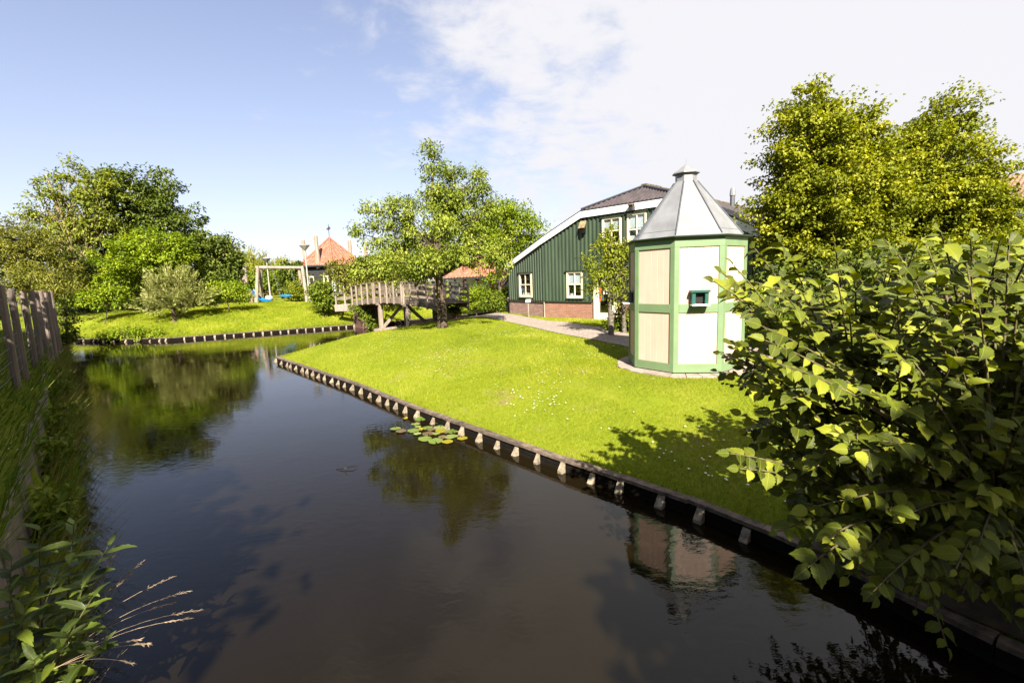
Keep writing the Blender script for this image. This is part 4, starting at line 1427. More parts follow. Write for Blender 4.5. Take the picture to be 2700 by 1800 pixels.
# white-roofed shelter glimpsed through the trees on the left
wc = gy(146, 741, 35.5)
ws = thing('white_shelter', (wc.x, wc.y, 1.6), 'white corrugated shelter roof glimpsed between the trees beyond the fence', 'shelter')
ridged('roof', 'white_paint', wc + Vector((-1.5, 0, -.15)), wc + Vector((1.5, 0, -.15)), wc + Vector((-1.5, 1.4, .45)), wc + Vector((1.5, 1.4, .45)), 0.5, 0.06, ws)
for u in (-1.4, 1.4):
    MB().beam((wc.x + u, wc.y + .2, 1.4), (wc.x + u, wc.y + .2, wc.z), 0.12, 0.12, (1, 0, 0)).build('post', 'grey_wood', ws)

# ------------------------------------------------------------------ playground things on the far bank
sa = hit(676, 797)
YS = sa.y
sw = thing('nest_swing', (sa.x, sa.y, sa.z), 'peeled log swing frame hung with a round blue nest seat', 'swing')
tl, tr = gy(681, 705, YS), gy(790, 706, YS + .6)
zg_ = sa.z - 0.15
MB().tube([tl + Vector((-.2, 0, 0)), tr + Vector((.35, 0, 0))], [0.13, 0.12], 9).build('cross_beam', 'pale_wood', sw)
for (tp_, fx, dy, px_) in ((tl, 675, -0.7, 0), (tl, 688, 1.0, 0.2), (tr, 801, 0.9, -.1), (tr, 810, -0.7, 0.25)):
    ft = gy(fx, 797, YS + dy)
    MB().tube([(ft.x, ft.y, zg_), tp_ + Vector((px_, dy * .1, 0.1))], [0.14, 0.115], 9).build('leg', 'pale_wood', sw)
ns = gy(765, 779, YS + .3)
seat = MB().ring([(0.62, -.04), (0.72, -.09), (0.78, 0.0), (0.72, .09), (0.62, .04)], ns, 20).build('nest_seat', 'blue_plastic', sw)
for u, tx in ((-.7, .32), (.7, .78)):
    for v in (-.25, .25):
        MB().tube([ns + Vector((u, v, 0.05)), tl.lerp(tr, tx) - Vector((0, 0, .1))], 0.014, 4).build('chain', 'wire', sw)


def lamp(px, py, tx, ty, label, dome):
    b = hit(px, py, 75) if not dome else gy(px, py, 44)
    g = hz(b.x, b.y)
    t = gy(tx, ty, b.y)
    r_ = thing('street_lamp', (b.x, b.y, g), label, 'lamp', 'park lamps behind the canal')
    MB().tube([(b.x, b.y, g - 0.1), (b.x, b.y, g + 1.6), (b.x, b.y, t.z)], [0.085, 0.065, 0.045], 8).build('pole', 'metal_grey', r_)
    if dome:
        MB().ring([(0.06, -.32), (0.36, 0.0), (0.40, 0.05), (0.22, .16), (0.08, .2)], (b.x, b.y, t.z), 14).build('lamp_head', 'metal_grey', r_)
    else:
        MB().ring([(0.08, -.36), (0.38, 0.0), (0.40, 0.05), (0.36, .08)], (b.x, b.y, t.z), 14).build('lamp_head', 'metal_grey', r_)


lamp(817, 797, 804, 648, 'tall grey park lamp with an inverted cone head before the red roof', False)
lamp(712, 774, 704, 683, 'slender grey park lamp with a shallow domed head behind the swing', True)
sl = hit(694, 797)
slide = thing('play_slide', (sl.x, sl.y, sl.z), 'curved blue plastic slide end beside the swing frame', 'slide')
m = MB()
prof = [(-.85, 1.0), (-.6, .62), (-.3, .3), (0, .12), (.35, .05), (.55, .1)]
for x_, z_ in prof:
    for w_, h_ in ((-.3, .16), (-.26, 0), (.26, 0), (.3, .16)):
        m.v.append((sl.x + x_, sl.y + w_, sl.z + z_ + h_))
for i in range(len(prof) - 1):
    for j in range(3):
        a = i * 4 + j
        m.f.append((a, a + 1, a + 5, a + 4))
o = m.build('chute', 'blue_plastic', slide)
o.modifiers.new('thick', 'SOLIDIFY').thickness = 0.04
for x_ in (-.8, .2):
    MB().beam((sl.x + x_, sl.y, sl.z - .1), (sl.x + x_, sl.y, sl.z + (0.9 if x_ < 0 else .05)), 0.1, 0.1, (1, 0, 0)).build('support', 'pale_wood', slide)


def rock(name, c, r, mat, label, cat, seed, group=None):
    import bmesh
    bm = bmesh.new()
    bmesh.ops.create_icosphere(bm, subdivisions=3, radius=1)
    g = np.random.default_rng(seed)
    ph = g.uniform(0, 6, (5, 3)); fq = g.uniform(1.2, 3.2, (5, 3))
    for v in bm.verts:
        k = 1 + sum(0.07 * math.sin(v.co.dot(Vector(fq[i])) * 1.0 + ph[i][0]) for i in range(5))
        v.co = Vector((v.co.x * r[0] * k, v.co.y * r[1] * k, v.co.z * r[2] * k))
    me = bpy.data.meshes.new(name)
    bm.to_mesh(me); bm.free()
    o = link(name, me, mat, loc=(c.x, c.y, c.z + r[2] * 0.8))
    tag(o, label, cat, group)


wb_ = hit(710, 794)
rock('boulder', wb_, (.32, .28, .28), 'boulder', 'white boulder lying between the blue slide and the nest seat', 'boulder', 4)
ps_ = hit(664, 799)
rock('stone_pillar', ps_, (.2, .2, .62), 'pink_stone', 'pinkish rough standing stone beside the left swing leg', 'stone', 6)
# forked climbing posts
cp = gy(640, 772, YS + 5)
cl = thing('climbing_frame', (cp.x, cp.y, hz(cp.x, cp.y)), 'pale leaning log posts of a climbing frame with a small ladder', 'climbing frame')
zc_ = hz(cp.x, cp.y) - .2
for (x0, y0), (x1, y1), r_ in (((632, 697), (648, 775), .24), ((644, 698), (650, 775), .22), ((619, 718), (622, 775), .09), ((631, 718), (633, 775), .09)):
    t_ = gy(x0, y0, YS + 5); b_ = gy(x1, y1, YS + 5)
    MB().tube([(b_.x, b_.y, zc_), t_], [r_, r_ * .85], 9).build('log', 'pale_wood', cl)
for yy in (724, 742):
    MB().beam(gy(617, yy, YS + 5), gy(634, yy, YS + 5), 0.08, 0.08).build('rung', 'pale_wood', cl)
bc_ = gy(731, 768, 52)
bz = hz(bc_.x, bc_.y)
bench = thing('park_bench', (bc_.x, bc_.y, bz), 'dark red slatted bench in the shade behind the nest swing', 'bench')
for k in range(4):
    MB().box((bc_.x, bc_.y - .3 + .13 * k, bz + .48), (2.2, .11, .05)).build('seat_slat', 'bench_red', bench)
    if k < 3:
        MB().box((bc_.x, bc_.y + .22, bz + .62 + .17 * k), (2.2, .05, .14)).build('back_slat', 'bench_red', bench)
for u in (-.9, .9):
    MB().beam((bc_.x + u, bc_.y + .15, bz - .1), (bc_.x + u, bc_.y + .25, bz + 1.05), .08, .08, (1, 0, 0)).build('leg', 'dark_wood', bench)
    MB().beam((bc_.x + u, bc_.y - .3, bz - .1), (bc_.x + u, bc_.y - .3, bz + .46), .08, .08, (1, 0, 0)).build('leg', 'dark_wood', bench)

# ------------------------------------------------------------------ a crow in flight
cw = gy(41, 632, 22.0)
crow = thing('flying_crow', cw, 'black crow flying low before the olive trees', 'bird')
body = MB().tube([cw + Vector((.2, 0, 0.01)), cw + Vector((.14, 0, .02)), cw + Vector((.0, 0, .0)), cw + Vector((-.14, 0, -.02)), cw + Vector((-.26, 0, -.04))],
                 [.012, .042, .065, .045, .02], 8).build('body', 'crow_black', crow, smooth=True)
for sg_, zt in ((-1, .10), (1, .16)):
    m = MB()
    out_ = [(.08, 0, .02), (.10, .16, .5), (.02, .42, .9), (-.12, .5, 1.0), (-.18, .3, .55), (-.12, 0, .0)]
    vs = [cw + Vector((x_, sg_ * y_, zt * h_)) for x_, y_, h_ in out_]
    m.add(vs + [v + Vector((0, 0, .008)) for v in vs], [(0, 1, 2, 3, 4, 5), (11, 10, 9, 8, 7, 6)] + [(i, (i + 1) % 6, 6 + (i + 1) % 6, 6 + i) for i in range(6)])
    m.build('wing', 'crow_black', crow)
m = MB().add([cw + Vector(v) for v in ((-.2, -.03, -.03), (-.42, -.09, -.05), (-.45, 0, -.05), (-.42, .09, -.05), (-.2, .03, -.03), (-.2, -.03, -.022), (-.42, -.09, -.042), (-.45, 0, -.042), (-.42, .09, -.042), (-.2, .03, -.022))],
             [(0, 1, 2, 3, 4), (9, 8, 7, 6, 5)] + [(i, (i + 1) % 5, 5 + (i + 1) % 5, 5 + i) for i in range(5)])
m.build('tail', 'crow_black', crow)

# ------------------------------------------------------------------ trees and shrubs
def tree(name, label, cat, base, y, lobes, leaf, n_leaf, L, W=0.5, clump=0.4, per=26, bark='bark', tr=0.15, seed=1, group=None,
         lean=None, trunks=None, limbs=1.0, droop=0.25, mode='leaf', ry=1.0, feather=0.12, spread=1.0, shell=0.5, flat=0.75, up=0.7):
    """lobes are (px, py, rx, rz[, dy]) in photo pixels at the depth y; the crown grows as clumps of leaves spread through the lobes"""
    g = np.random.default_rng(seed)
    root = thing(name, tuple(base), label, cat, group)
    o0 = np.array(base)
    C, RR = [], []
    for lb in lobes:
        if len(lb) >= 6:                     # world lobe: x, y, z, rx, ry, rz
            C.append(lb[:3]); RR.append(lb[3:6])
        else:
            px, py, rx, rz = lb[:4]
            yy = y + (lb[4] if len(lb) > 4 else 0)
            c = gy(px, py, yy)
            k = yy / F * 1.03
            C.append(tuple(c)); RR.append((rx * k, max(0.5, min(rx, 110) * k * ry), rz * k))
    C, RR = np.array(C), np.array(RR)
    vol = (RR[:, 0] * RR[:, 2]) + 0.02
    ncl = max(4, int(n_leaf / per))
    which = g.choice(len(C), ncl, p=vol / vol.sum())
    d = unit(g.normal(size=(ncl, 3)))
    rad = g.random(ncl) ** shell
    wob = 1 + 0.16 * np.sin(d[:, 0] * 5 + which) + 0.12 * np.sin(d[:, 2] * 7 + d[:, 1] * 4 + which * 2.1)
    cc = C[which] + d * RR[which] * (rad * wob)[:, None]
    cr = clump * g.uniform(0.55, 1.35, ncl)
    # leaves
    n = ncl * per
    ci = np.repeat(np.arange(ncl), per)
    off = unit(g.normal(size=(n, 3))) * (g.random(n) ** 0.42)[:, None] * np.array([1, 1, flat]) * cr[ci][:, None]
    hout = unit(cc - C[which] * [1, 1, 1] + np.array([0, 0, 0.15]) * RR[which][:, 2:3])
    P = cc[ci] + off * (1 - 0.35 * feather) + hout[ci] * (g.random(n) * cr[ci] * 2.0 * feather)[:, None]
    outw = unit(P - C[which[ci]] + 1e-3)
    rnd3 = unit(g.normal(size=(n, 3)))
    if mode == 'strand':                      # hanging withies
        t = g.random(n)
        P = cc[ci] + g.normal(size=(n, 3)) * np.array([.2, .2, .05]) * cr[ci][:, None]
        P[:, 2] -= t * clump * 2.4
        D = rnd3 * 0.35 + [0, 0, -1]
        Nn = unit(outw * [1, 1, 0.1] + rnd3 * 0.5)
    elif mode == 'wand':                      # upright silvery shoots
        t = g.random(n)
        sd = unit(outw[:: per][ci] * 0.8 + np.array([0, 0, 0.7]) + g.normal(size=(ncl, 3))[ci] * 0.25)
        P = cc[ci] + sd * (t * clump * 1.6)[:, None] + rnd3 * 0.05
        D = sd + rnd3 * 0.6
        Nn = rnd3 + [0, 0, 0.6]
    else:
        D = outw * 0.55 + rnd3 * 0.8 + [0, 0, -droop]
        Nn = rnd3 * 0.6 + outw * 0.45 + unit(off) * 0.45 + np.array([0, 0, up])
    LL = L * g.uniform(0.6, 1.25, n)
    V, Fc, rv = leaves_arrays(P, D, Nn, LL, LL * W, g)
    tone = g.random(ncl)                      # whole sprays run lighter or darker
    rv = np.clip(0.42 * rv + 0.58 * np.repeat(tone[ci], 2), 0, 1)
    me = np_mesh('crown', V - o0, Fc, rv)
    # trunk and limbs
    mb = MB()
    top = C[:, 2].max() - 0.25 * RR[:, 2].mean()
    cenx, ceny = np.average(C[:, 0], weights=vol), np.average(C[:, 1], weights=vol)
    lowz = (C[:, 2] - RR[:, 2]).min()
    spines = trunks or [((base[0], base[1]), (C[np.argmax(C[:, 2])][0] * 0.7 + cenx * 0.3, C[np.argmax(C[:, 2])][1] * 0.7 + ceny * 0.3), tr)]
    sp_pts = []
    for (bx_, by_), (tx_, ty_), r_ in spines:
        pts, rs = [], []
        hgt = top - base[2]
        for k in range(7):
            u = k / 6
            pts.append(Vector((bx_ + (tx_ - bx_) * u ** 1.4 + g.normal() * 0.02 * hgt * u * (1 - u), by_ + (ty_ - by_) * u ** 1.4, base[2] - 0.15 + (hgt + 0.15) * u)))
            rs.append(r_ * (1.0 - 0.86 * u ** 0.9) * (1.35 if k == 0 else 1))
        pts.insert(1, pts[0].lerp(pts[1], 0.25)); rs.insert(1, r_ * 1.02)
        mb.tube(pts, rs, 9)
        sp_pts.append((pts, rs))
    nb = int(min(ncl * 0.45, 90) * limbs)
    for i in g.choice(ncl, min(nb, ncl), replace=False):
        c = Vector(cc[i])
        pts, rs = sp_pts[g.integers(len(sp_pts))]
        want = base[2] + max((lowz - base[2]) * 0.9, (c.z - base[2]) * g.uniform(0.45, 0.8))
        k = min(range(len(pts)), key=lambda q: abs(pts[q].z - want))
        a = pts[k]
        L_ = (c - a).length
        m1 = a.lerp(c, 0.5) + Vector((0, 0, 0.10 * L_))
        r0 = min(rs[k] * 0.5, 0.02 + 0.016 * L_)
        mb.tube([a, a.lerp(m1, 0.6), m1, c], [r0, r0 * 0.75, r0 * 0.5, r0 * 0.18], 5, cap=False)
    mb.build('trunk', bark, root, smooth=True)
    link('crown', me, leaf, root)
    return root


def gbase(px, py):
    h_ = hit(px, py)
    return (h_.x, h_.y, h_.z)


def at_ground(px, y):
    p = gy(px, 780, y)
    return (p.x, p.y, hz(p.x, p.y))


AP = gbase(1167, 864)
tree('apple_tree', 'old fruit tree with a spire top on the lawn beside the footbridge', 'tree', AP, AP[1],
     [(1138, 425, 16, 60), (1143, 500, 36, 50), (1165, 560, 70, 45), (1065, 555, 70, 34), (1000, 545, 38, 14), (965, 545, 20, 9), (1010, 590, 55, 20), (1095, 625, 85, 42), (985, 635, 30, 14),
      (1040, 650, 60, 26), (1225, 520, 55, 36), (1262, 480, 14, 45), (1275, 560, 55, 40), (1250, 635, 75, 45), (1190, 676, 95, 32), (1070, 700, 95, 34), (985, 705, 60, 28), (1110, 715, 70, 24),
      (1300, 680, 48, 34), (1320, 655, 30, 40), (1185, 460, 45, 26), (1330, 720, 24, 26), (945, 620, 14, 30), (955, 700, 30, 30), (1100, 690, 70, 30, -2.4), (1225, 665, 70, 26, -2.4), (1010, 690, 50, 24, -2), (1160, 600, 70, 30, -1.8)],
     'apple_leaf', 34000, 0.115, 0.5, 0.36, 70, tr=0.20, seed=11, droop=0.5, ry=0.8, shell=0.5)
b_ = at_ground(1310, 29.5)
tree('bright_tree', 'bright green broad tree behind the barn corner', 'tree', b_, 29.5,
     [(1360, 590, 60, 50), (1330, 560, 45, 32), (1395, 640, 45, 45), (1310, 640, 60, 55), (1380, 690, 50, 40), (1260, 590, 50, 50), (1425, 610, 16, 16), (1300, 728, 18, 16)],
     'bright_leaf', 15000, 0.18, 0.5, 0.55, 50, tr=0.17, seed=12)
b_ = (gy(2130, 900, 13.6).x, 13.6, 1.0)
tree('linden_tree', 'tall yellow-green linden in flower beside the barn gable', 'tree', b_, 13.6,
     [(2135, 269, 26, 37), (2122, 334, 58, 42), (2140, 414, 88, 46), (2200, 364, 48, 35), (2108, 484, 66, 37), (2180, 494, 97, 49), (2245, 344, 19, 30), (2290, 364, 18, 30), (2098, 559, 70, 42), (2048, 554, 37, 26),
      (2180, 594, 106, 55), (2260, 464, 66, 49), (2108, 639, 66, 44), (2260, 574, 79, 53), (2170, 674, 106, 44), (2290, 654, 70, 44), (2330, 444, 44, 49), (2335, 524, 62, 53)],
     'linden_leaf', 78000, 0.10, 0.75, 0.40, 110, tr=0.2, seed=13, group=None, flat=0.6, shell=0.42, up=0.6, feather=0.7)
b_ = (gy(2480, 900, 15.5).x, 15.5, 1.0)
tree('linden_tree', 'broad yellow-green linden in flower with twin tops before the far house', 'tree', b_, 15.5,
     [(2475, 324, 40, 33), (2450, 384, 63, 40), (2530, 374, 30, 30), (2395, 444, 62, 44), (2480, 464, 88, 49), (2515, 469, 48, 30), (2530, 534, 62, 35), (2420, 554, 97, 53), (2520, 574, 106, 53), (2580, 604, 39, 35),
      (2350, 534, 62, 53), (2400, 654, 106, 44), (2515, 654, 97, 39), (2595, 644, 53, 35)],
     'linden_leaf', 80000, 0.105, 0.75, 0.44, 110, tr=0.2, seed=14, flat=0.6, shell=0.42, up=0.6, feather=0.7)
# left group beyond the bend of the canal
b_ = at_ground(232, 38.0)
tree('ash_tree', 'tall airy ash with pale orange limbs showing through its crown', 'tree', b_, 38.0,
     [(180, 455, 40, 30), (115, 520, 48, 30), (195, 520, 70, 46), (255, 510, 50, 55), (130, 585, 60, 28), (215, 600, 70, 40), (72, 560, 28, 14), (245, 460, 32, 26), (130, 480, 36, 22), (160, 630, 60, 30), (260, 590, 60, 50)],
     'ash_leaf', 9500, 0.27, 0.5, 0.6, 36, bark='pale_bark', tr=0.34, seed=15, limbs=1.6, ry=0.6, shell=0.6,
     trunks=[((b_[0], b_[1]), (gy(150, 480, 38).x, 37.2), .24), ((b_[0], b_[1]), (gy(215, 470, 38).x, 38.6), .26), ((b_[0], b_[1]), (gy(265, 480, 38).x, 38.2), .22), ((b_[0], b_[1]), (gy(95, 540, 38).x, 38), .16)])
b_ = at_ground(385, 41.0)
tree('maple_tree', 'large dense dark green maple towering over the left bank', 'tree', b_, 41.0,
     [(372, 470, 34, 22), (420, 490, 48, 34), (330, 500, 50, 34), (345, 550, 85, 50), (425, 560, 72, 52), (480, 590, 40, 44), (300, 620, 60, 50), (400, 630, 90, 50), (490, 650, 50, 40), (310, 470, 26, 20), (270, 700, 60, 60), (400, 720, 110, 50), (200, 690, 60, 50)],
     'dark_leaf', 24000, 0.30, 0.6, 0.75, 60, tr=0.35, seed=16, shell=0.45)
b_ = at_ground(385, 33.5)
tree('hazel_tree', 'rounded leafy hazel in front of the dark maple on the left bank', 'tree', b_, 33.5,
     [(385, 640, 72, 34), (330, 680, 58, 38), (440, 680, 55, 40), (385, 700, 90, 44), (340, 735, 60, 30), (470, 640, 30, 24)],
     'bright_leaf', 15000, 0.20, 0.6, 0.55, 60, tr=0.13, seed=17, shell=0.42, group=None)
b_ = at_ground(555, 37.0)
tree('chestnut_tree', 'low spreading dark tree at the right end of the left bank wood', 'tree', b_, 37.0,
     [(540, 650, 60, 34), (590, 665, 40, 32), (515, 690, 60, 36), (580, 710, 50, 32), (545, 735, 80, 28), (618, 700, 16, 26), (560, 760, 70, 20)],
     'dark_leaf', 14000, 0.25, 0.6, 0.6, 50, tr=0.2, seed=18, shell=0.45)
b_ = at_ground(60, 32.0)
tree('olive_willow', 'olive green willow standing behind the leaning fence posts', 'tree', b_, 32.0,
     [(20, 610, 40, 30), (62, 640, 55, 44), (112, 660, 50, 40), (10, 670, 50, 46), (130, 715, 60, 34), (60, 720, 70, 40), (-60, 640, 60, 50), (30, 765, 70, 30), (110, 775, 60, 25), (170, 765, 50, 20), (145, 755, 45, 7, -2.5), (100, 726, 40, 9, -2.5), (190, 735, 16, 14, -2.5)],
     'olive_leaf', 20000, 0.24, 0.3, 0.6, 40, tr=0.2, seed=19, shell=0.5)
b_ = at_ground(230, 37.0)
tree('elder_shrub', 'leafy elder thicket below the airy ash', 'shrub', b_, 36.0,
     [(215, 700, 70, 50), (150, 750, 60, 30), (260, 745, 60, 40), (330, 770, 60, 30), (430, 770, 80, 30), (520, 780, 60, 24), (190, 790, 50, 20), (330, 800, 90, 14), (450, 795, 90, 14), (250, 795, 60, 14)], 'dark_leaf', 15000, 0.24, 0.5, 0.5, 24, tr=0.08, seed=20)
for i, (px, yy, lob, nm, lab, sd) in enumerate((
        (648, 62, [(625, 690, 55, 45), (665, 680, 45, 38), (600, 700, 50, 40), (690, 710, 30, 40)], 'weeping_willow', 'pale yellow weeping willow beyond the climbing frame', 21),
        (745, 64, [(740, 700, 40, 34), (770, 710, 35, 30), (715, 715, 30, 30)], 'weeping_willow', 'pale yellow weeping willow beside the red-roofed pavilion', 22))):
    b_ = at_ground(px, yy)
    tree(nm, lab, 'tree', b_, yy, lob, 'weeping_leaf', 11000, 0.42, 0.22, 0.9, 30, tr=0.3, seed=sd, mode='strand')
for (px, yy, lob, lf, nm, lab, sd, nl) in (
        (700, 50, [(690, 735, 60, 26), (640, 745, 40, 24), (735, 740, 40, 24), (600, 750, 40, 24), (760, 750, 30, 30)], 'mid_leaf', 'spreading_tree', 'low spreading tree shading the red bench', 23, 8000),
        (775, 44, [(778, 735, 24, 42), (760, 745, 14, 40)], 'dark_leaf', 'yew_shrub', 'upright dark evergreen behind the nest swing', 24, 3500),
        (1090, 46, [(1060, 700, 90, 50), (1150, 690, 90, 60), (1010, 715, 60, 40)], 'mid_leaf', 'background_tree', 'mid green trees massed behind the footbridge railing', 25, 8000)):
    b_ = at_ground(px, yy)
    tree(nm, lab, 'tree', b_, yy, lob, lf, nl, 0.3, 0.55, 0.6, 24, tr=0.16, seed=sd)
SWB = gbase(462, 848)
tree('silver_willow', 'small silvery willow with a leaning trunk on the far grass bank', 'tree', SWB, SWB[1],
     [(455, 765, 50, 34), (425, 795, 42, 24), (500, 790, 42, 26), (392, 805, 22, 10), (532, 800, 16, 12), (460, 805, 55, 20), (440, 735, 18, 12), (490, 745, 18, 14)],
     'silver_leaf', 12000, 0.19, 0.26, 0.5, 40, tr=0.13, seed=26, mode='wand', limbs=0.6)
# shrubs
for (px, yy, lob, lf, nm, lab, sd, nl, ls) in (
        (265, 30, [(262, 785, 34, 22), (300, 775, 26, 24), (235, 790, 20, 16)], 'bright_leaf', 'bramble_shrub', 'fresh green bramble at the mouth of the dark gap in the wood', 31, 3500, .17),
        (600, 31, [(595, 765, 55, 22), (560, 775, 30, 18), (635, 775, 26, 16)], 'bright_leaf', 'rose_shrub', 'wide low green shrub beside the pinkish standing stone', 32, 4500, .15),
        (850, 31.5, [(850, 775, 34, 30), (870, 790, 26, 22), (840, 760, 20, 18), (862, 800, 26, 14)], 'mid_leaf', 'laurel_shrub', 'glossy green laurel at the foot of the cone-headed lamp', 33, 4500, .17),
        (788, 38, [(785, 765, 26, 28), (800, 775, 16, 20)], 'golden_leaf', 'clipped_shrub', 'rounded yellow-green clipped shrub behind the swing leg', 34, 3000, .14),
        (905, 34, [(902, 705, 28, 26), (890, 725, 26, 22), (940, 735, 40, 26), (985, 735, 50, 26), (1010, 722, 40, 26), (960, 755, 60, 30), (1060, 745, 60, 26), (1000, 780, 60, 24)], 'olive_leaf', 'tall_shrub', 'tall olive green shrubs crowding the far end of the footbridge', 35, 9000, .2),
        (1255, 27.5, [(1255, 780, 36, 24), (1232, 790, 22, 20), (1270, 800, 30, 14)], 'bright_leaf', 'ivy_hedge', 'rounded ivy mound beside the path near the bridge end', 36, 4000, .13),
        (1302, 26.0, [(1298, 790, 30, 24), (1318, 800, 16, 18), (1290, 805, 30, 12)], 'mid_leaf', 'ivy_hedge', 'rounded ivy mound beside the path next to the garden fence', 37, 3500, .13),
        (1338, 32, [(1335, 775, 30, 14), (1310, 772, 24, 10)], 'golden_leaf', 'low_hedge', 'low yellow-green hedge below the black shed boards', 38, 2500, .16),
        (1642, 15.2, [(1643, 835, 18, 26), (1615, 858, 18, 10), (1655, 850, 14, 16)], 'mid_leaf', 'garden_shrub', 'small leafy shrub at the barn door behind the kiosk', 39, 1800, .1),
        (1988, 11.2, [(1985, 850, 24, 40), (1995, 800, 18, 26), (2030, 880, 34, 24)], 'bright_leaf', 'garden_shrub', 'fresh green shrub close behind the right side of the kiosk', 40, 3000, .1),
        (2150, 11.8, [(2120, 740, 90, 50), (2240, 720, 110, 56), (2180, 800, 120, 50), (2360, 720, 110, 60), (2480, 720, 110, 60), (2620, 700, 110, 60)], 'dark_leaf', 'laurel_hedge', 'dark evergreen hedge below the lindens behind the elm', 41, 9000, .14),
        (152, 21.5, [(176, 815, 5, 34), (178, 855, 8, 30), (180, 885, 8, 14), (170, 898, 8, 10)], 'dark_leaf', 'bank_shrub', 'dark shrub hanging over the end of the fenced bank', 42, 2200, .11),
        (2640, 24, [(2640, 625, 60, 36), (2700, 620, 60, 36)], 'olive_leaf', 'copper_shrub', 'brownish shrub below the far house gutter', 43, 3000, .16),
        (330, 26.2, [(335, 880, 26, 12), (375, 875, 24, 12), (290, 882, 20, 10), (410, 880, 18, 8)], 'bright_leaf', 'waterside_weed', 'clump of broad-leaved weeds at the foot of the far bank', 44, 2600, .13),
        (985, 29, [(985, 855, 14, 12), (975, 835, 14, 18), (958, 825, 12, 14), (940, 815, 14, 12)], 'mid_leaf', 'ivy_clump', 'ivy hanging beside the brick abutment of the footbridge', 45, 1800, .13)):
    b_ = at_ground(px, yy)
    if in_poly(np.array([[b_[0], b_[1]]]), WATER)[0]:
        b_ = (b_[0], b_[1], 0.3)
    tree(nm, lab, 'shrub', b_, yy, lob, lf, nl, ls, 0.6, ls * 2.2, 24, tr=0.05, seed=sd, shell=0.4)
# planter ivy
iv = (PLANTER.x, PLANTER.y, PLANTER.z + 0.38)
tree('planter_plant', 'dark trailing plant spilling out of the tan planter box', 'plant', iv, PLANTER.y,
     [(PLANTER.x, PLANTER.y, PLANTER.z + .6, .5, .4, .3), (PLANTER.x + .35, PLANTER.y, PLANTER.z + .45, .3, .3, .3), (PLANTER.x - .45, PLANTER.y, PLANTER.z + .2, .32, .3, .4)],
     'dark_leaf', 2600, .1, .6, .2, 20, tr=.03, seed=50)
# slender golden tree before the barn door
GT = gbase(1612, 884)
tree('golden_tree', 'slender twin-stemmed tree with golden leaves before the barn door', 'tree', GT, GT[1],
     [(1605, 635, 24, 20), (1592, 675, 40, 26), (1560, 700, 22, 14), (1625, 690, 40, 34), (1640, 660, 26, 26), (1585, 725, 40, 26), (1635, 740, 45, 30), (1575, 765, 36, 16), (1625, 775, 45, 20), (1612, 612, 12, 14), (1685, 700, 40, 40), (1556, 760, 14, 10)],
     'golden_leaf', 5200, 0.10, 0.5, 0.26, 24, bark='birch_bark', tr=0.09, seed=51, ry=0.7, limbs=0.8, shell=0.5,
     trunks=[((GT[0], GT[1]), (gy(1600, 700, GT[1]).x, GT[1]), .10), ((GT[0] + .5, GT[1] + .35), (gy(1640, 700, GT[1]).x, GT[1] + .3), .08)])
# bamboo-like grass behind the kiosk
bb = gy(2045, 860, 10.6)
tree('bamboo_clump', 'clump of narrow-leaved bamboo between kiosk and hedge', 'bamboo', (bb.x, bb.y, 1.0), 10.6,
     [(2045, 815, 34, 26), (2075, 830, 26, 26)], 'wild_grass', 2600, 0.26, 0.12, 0.16, 26, tr=0.03, seed=52, mode='strand')
# unseen trees added behind the camera and fence to shade bank and elm
for i, (x, y_, z, r, h_) in enumerate(((-8.2, -4.2, 5.6, 2.5, 3.0), (-4.3, -4.8, 6.2, 2.4, 3.0), (4.7, -4.8, 5.45, 2.7, 2.0), (8.6, -4.2, 5.0, 2.6, 2.2))):
    tree('unseen_shade_tree', 'unseen leafy tree added behind the viewpoint to shade the near canal', 'tree', (x, y_, hz(x, y_) if abs(x) > 3.1 else 0.9), 1,
         [(x, y_, z, r, 1.6, h_), (x + .8, y_ - .6, z - 1.7, r * .9, 1.6, h_ * .9), (x - .6, y_ + .3, z - 1.5, r * .9, 1.5, h_ * .9), (x, y_, z + .3, r * .95, 1.3, h_ * .8)],
         'dark_leaf', 18000, .28, .7, .5, 24, tr=.2, seed=60 + i, group='unseen trees added behind the viewpoint')
for i, (x, y_) in enumerate(((-7.2, 1.6), (-11.0, 5.6), (-14.9, 9.6), (-18.8, 13.6), (-23.2, 17.6))):
    tree('unseen_bank_tree', 'unseen dense tree added beyond the wire fence to shade the bank', 'tree', (x, y_, hz(x, y_)), 1,
         [(x, y_, 4.4, 2.1, 2.2, 2.2), (x, y_ + .3, 3.0, 2.0, 2.0, 1.6), (x - .8, y_ - .4, 5.6, 1.6, 1.8, 1.6)],
         'dark_leaf', 10000, .27, .7, .5, 24, tr=.2, seed=70 + i, group='unseen trees added beyond the fence')

for i, (x, y_, lab) in enumerate(((-5.15, 4.75, 'low broad-leaved weed clump at the nearer stretch of plank edging'), (-6.9, 6.55, 'dark dock clump sprouting from the old planks midway along the fence'),
                                  (-8.6, 8.35, 'tangled weed clump beside the pale weathered plank'), (-11.6, 11.45, 'small weed clump near the far posts of the wire fence'))):
    tree('bank_weed', lab, 'weed', (x, y_, .15), 1, [(x, y_, .42, .2, .2, .3), (x - .25, y_ + .25, .5, .15, .15, .25)],
         'mid_leaf', 260, .12, .5, .16, 14, bark='twig', tr=.012, seed=95 + i, shell=.4, limbs=.5)

